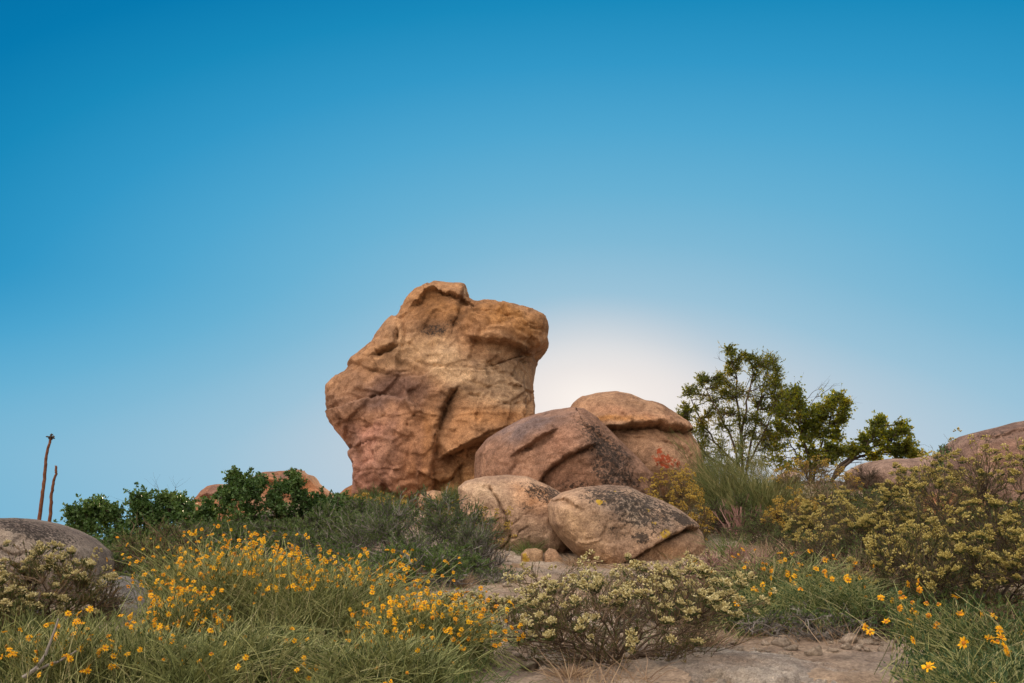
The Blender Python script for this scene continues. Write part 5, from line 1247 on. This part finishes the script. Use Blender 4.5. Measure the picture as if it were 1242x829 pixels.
        k += 1
        grass_clump('grass_clump', lab, px, D, top, w, 500 + k, mat, 200, 'grass clumps', 0.005)
    rng = np.random.RandomState(17); dry = []; grn = []
    for q in range(1500):
        D = rng.uniform(3.6, 18) ; px = rng.uniform(-60, 1300)
        # keep the path and the gap in front of the boulders open
        pc = np.interp(D, [4, 5, 6.3, 7.4, 9.6, 11.5, 13], [660, 660, 640, 630, 650, 720, 740]); pw = np.interp(D, [4, 6, 9, 11.5, 13], [75, 48, 52, 110, 120])
        if abs(px - pc) < pw and rng.rand() > 0.06: continue
        if 760 < px < 1190 and D < 5.3: continue
        (dry if rng.rand() < (0.62 if px > 600 else 0.35) else grn).append((px, D, rng.uniform(0.4, 1.1)))
    lit = [(px_, D_, 1.0) for px_, D_ in zip(np.random.RandomState(31).uniform(560, 1200, 260), np.random.RandomState(32).uniform(4.3, 7.5, 260))]
    o = scatter_stuff('dry_litter', 'fallen dry twigs and stalks littering the path and the rock ledge', lit, 'dry', 603, 9, 0.035, 0.22, 0.004); o['category'] = 'plant litter'
    scatter_stuff('grass', 'short dry tan grass scattered over the slope between the bushes', dry, 'dry', 601, 34, 0.17, 0.16, 0.004)
    scatter_stuff('grass', 'short green grass scattered over the slope between the bushes', grn, 'grass', 602, 40, 0.15, 0.16, 0.0045)

# ------------------------------------------------------------------ sky, sun, camera
def build_world():
    w = bpy.data.worlds.new('World'); SC.world = w; w.use_nodes = True
    nt = w.node_tree; ns = nt.nodes; ls = nt.links; ns.clear()
    sun_az = math.atan2(715 - CX, F); sun_el = math.radians(7.1)
    tc = N(ns, 'ShaderNodeTexCoord')
    sep = N(ns, 'ShaderNodeSeparateXYZ'); ls.new(tc.outputs['Generated'], sep.inputs[0])

    def mth(op, a, b=None, c=None):
        n = N(ns, 'ShaderNodeMath', operation=op)
        for i, x in enumerate((a, b, c)):
            if x is None: continue
            if isinstance(x, (int, float)): n.inputs[i].default_value = x
            else: ls.new(x, n.inputs[i])
        return n.outputs[0]
    deg = 180 / PI
    az = mth('MULTIPLY', mth('ARCTAN2', sep.outputs[0], sep.outputs[1]), deg)
    el = mth('MULTIPLY', mth('ARCSINE', sep.outputs[2]), deg)
    da = mth('SUBTRACT', az, sun_az * deg); de = mth('SUBTRACT', el, 7.0)
    # distance from the sun's glow: the blue deepens faster upwards than sideways, and the horizon stays pale
    wr = N(ns, 'ShaderNodeMapRange', interpolation_type='SMOOTHSTEP'); ls.new(el, wr.inputs[0])
    wr.inputs[1].default_value = 3.0; wr.inputs[2].default_value = 14.0; wr.inputs[3].default_value = 0.29; wr.inputs[4].default_value = 0.57
    da = mth('MINIMUM', da, mth('MULTIPLY', da, 0.8))
    ta = mth('POWER', mth('ABSOLUTE', mth('MULTIPLY', da, wr.outputs[0])), 2.0)
    tb = mth('POWER', mth('MAXIMUM', de, mth('MULTIPLY', de, -0.35)), 2.0)
    t = mth('SQRT', mth('ADD', ta, tb))
    rp = ramp(ns, SKY_STOPS); ls.new(mth('DIVIDE', t, 60.0), rp.inputs[0])
    # warm bloom of the hidden sun
    g2 = mth('SQRT', mth('ADD', mth('POWER', mth('MULTIPLY', da, 0.8), 2.0), mth('POWER', de, 2.0)))
    rg = ramp(ns, GLOW_STOPS, 'EASE'); ls.new(mth('DIVIDE', g2, 20.0), rg.inputs[0])
    sky = N(ns, 'ShaderNodeTexSky', sky_type='NISHITA'); sky.sun_disc = False
    sky.sun_elevation = sun_el; sky.sun_rotation = sun_az; sky.air_density = 1.0; sky.dust_density = 1.5; sky.ozone_density = 1.0
    mg = N(ns, 'ShaderNodeMix', data_type='RGBA'); ls.new(rg.outputs['Alpha'], mg.inputs['Factor']); ls.new(rp.outputs[0], mg.inputs['A']); ls.new(rg.outputs['Color'], mg.inputs['B'])
    front = N(ns, 'ShaderNodeVectorMath', operation='SCALE'); ls.new(mg.outputs['Result'], front.inputs[0]); front.inputs['Scale'].default_value = FRONT
    # tinted physical sky behind the viewer, plus added warm fill for the rocks
    wm = N(ns, 'ShaderNodeMix', data_type='RGBA', blend_type='MULTIPLY'); wm.inputs['Factor'].default_value = 1
    ls.new(sky.outputs[0], wm.inputs['A']); wm.inputs['B'].default_value = (*NISH_TINT, 1)
    rb = ramp(ns, BACK_FILL_STOPS); ls.new(mth('DIVIDE', el, 90.0), rb.inputs[0])
    # added fill: an unseen bright lobe high behind the viewer, shaping the rock relief
    dt = N(ns, 'ShaderNodeVectorMath', operation='DOT_PRODUCT'); ls.new(tc.outputs['Generated'], dt.inputs[0]); dt.inputs[1].default_value = Vector(FILL_LOBE).normalized()
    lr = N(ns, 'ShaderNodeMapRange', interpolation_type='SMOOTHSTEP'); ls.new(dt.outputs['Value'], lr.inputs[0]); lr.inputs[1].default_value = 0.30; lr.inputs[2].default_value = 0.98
    lr.inputs[3].default_value = BACK_FILL; lr.inputs[4].default_value = BACK_FILL * FILL_LOBE_GAIN
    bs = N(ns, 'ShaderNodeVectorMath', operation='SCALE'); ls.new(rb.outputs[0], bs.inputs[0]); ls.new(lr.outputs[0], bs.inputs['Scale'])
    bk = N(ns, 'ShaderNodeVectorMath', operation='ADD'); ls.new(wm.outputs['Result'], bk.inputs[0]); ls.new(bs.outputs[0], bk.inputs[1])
    y = mth('ADD', sep.outputs[1], mth('MULTIPLY', sep.outputs[2], -0.35))
    mr = N(ns, 'ShaderNodeMapRange', interpolation_type='SMOOTHSTEP'); ls.new(y, mr.inputs[0]); mr.inputs[1].default_value = -0.15; mr.inputs[2].default_value = 0.45
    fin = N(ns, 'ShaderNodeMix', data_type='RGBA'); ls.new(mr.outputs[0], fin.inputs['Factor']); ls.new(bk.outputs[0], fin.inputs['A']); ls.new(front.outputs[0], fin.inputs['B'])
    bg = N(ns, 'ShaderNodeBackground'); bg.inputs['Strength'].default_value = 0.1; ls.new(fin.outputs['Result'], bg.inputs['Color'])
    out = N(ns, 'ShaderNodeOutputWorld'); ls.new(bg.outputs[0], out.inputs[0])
    s = bpy.data.lights.new('sun', 'SUN'); s.energy = 5.0; s.angle = math.radians(0.5); s.color = (1.0, 0.78, 0.48)
    so = link(bpy.data.objects.new('sun', s))
    d = Vector((math.sin(sun_az) * math.cos(sun_el), math.cos(sun_az) * math.cos(sun_el), math.sin(sun_el)))
    so.rotation_euler = d.to_track_quat('Z', 'Y').to_euler(); so.location = d * 50


def s2l(*c):
    return tuple((x / 255 / 12.92) if x / 255 <= 0.04045 else ((x / 255 + 0.055) / 1.055) ** 2.4 for x in c)


EXPO = 0.0
FRONT = 10.0
SKY_STOPS = [(0.0, s2l(248, 238, 232)), (1.8 / 60, s2l(225, 222, 223)), (3.8 / 60, s2l(191, 206, 218)), (6.3 / 60, s2l(155, 195, 217)), (9.2 / 60, s2l(127, 185, 214)), (12 / 60, s2l(104, 177, 212)), (15.5 / 60, s2l(78, 166, 208)),
             (19 / 60, s2l(50, 152, 200)), (22.3 / 60, s2l(25, 138, 188)), (25.5 / 60, s2l(6, 122, 176)), (30 / 60, s2l(1, 108, 163)), (38 / 60, s2l(1, 93, 148)), (1, s2l(1, 60, 120))]
GLOW_STOPS = [(0.0, (*s2l(255, 248, 240), 0.6)), (0.12, (*s2l(255, 245, 236), 0.35)), (0.32, (*s2l(246, 234, 226), 0.0))]
NISH_TINT = (1.0, 0.86, 0.72)
BACK_FILL_STOPS = [(0.0, (0.55, 0.44, 0.36)), (0.2, (0.95, 0.79, 0.66)), (0.45, (1.25, 1.07, 0.90)), (0.75, (1.1, 1.0, 0.92)), (1.0, (0.6, 0.66, 0.75))]
BACK_FILL = 2.8  # strength of the warm fill added to the sky behind the viewer
FILL_LOBE = (-0.38, -0.55, 0.76)
FILL_LOBE_GAIN = 9.6


def build_camera():
    c = bpy.data.cameras.new('camera'); c.sensor_width = 36; c.lens = 36 * F / 1242; c.clip_end = 3000; c.clip_start = 0.05
    o = link(bpy.data.objects.new('camera', c)); o.location = EYE; o.rotation_euler = (PI / 2 + PITCH, 0, 0); SC.camera = o


build_world(); build_camera()
v = SC.view_settings; v.view_transform = 'Standard'; v.look = 'None'; v.exposure = EXPO; v.gamma = 1; v.use_curve_mapping = False
SC.cycles.max_bounces = 6; SC.cycles.diffuse_bounces = 2; SC.cycles.transparent_max_bounces = 4
build_ground(); build_rocks(); build_pebbles()
if 'build_plants' in globals(): build_plants()
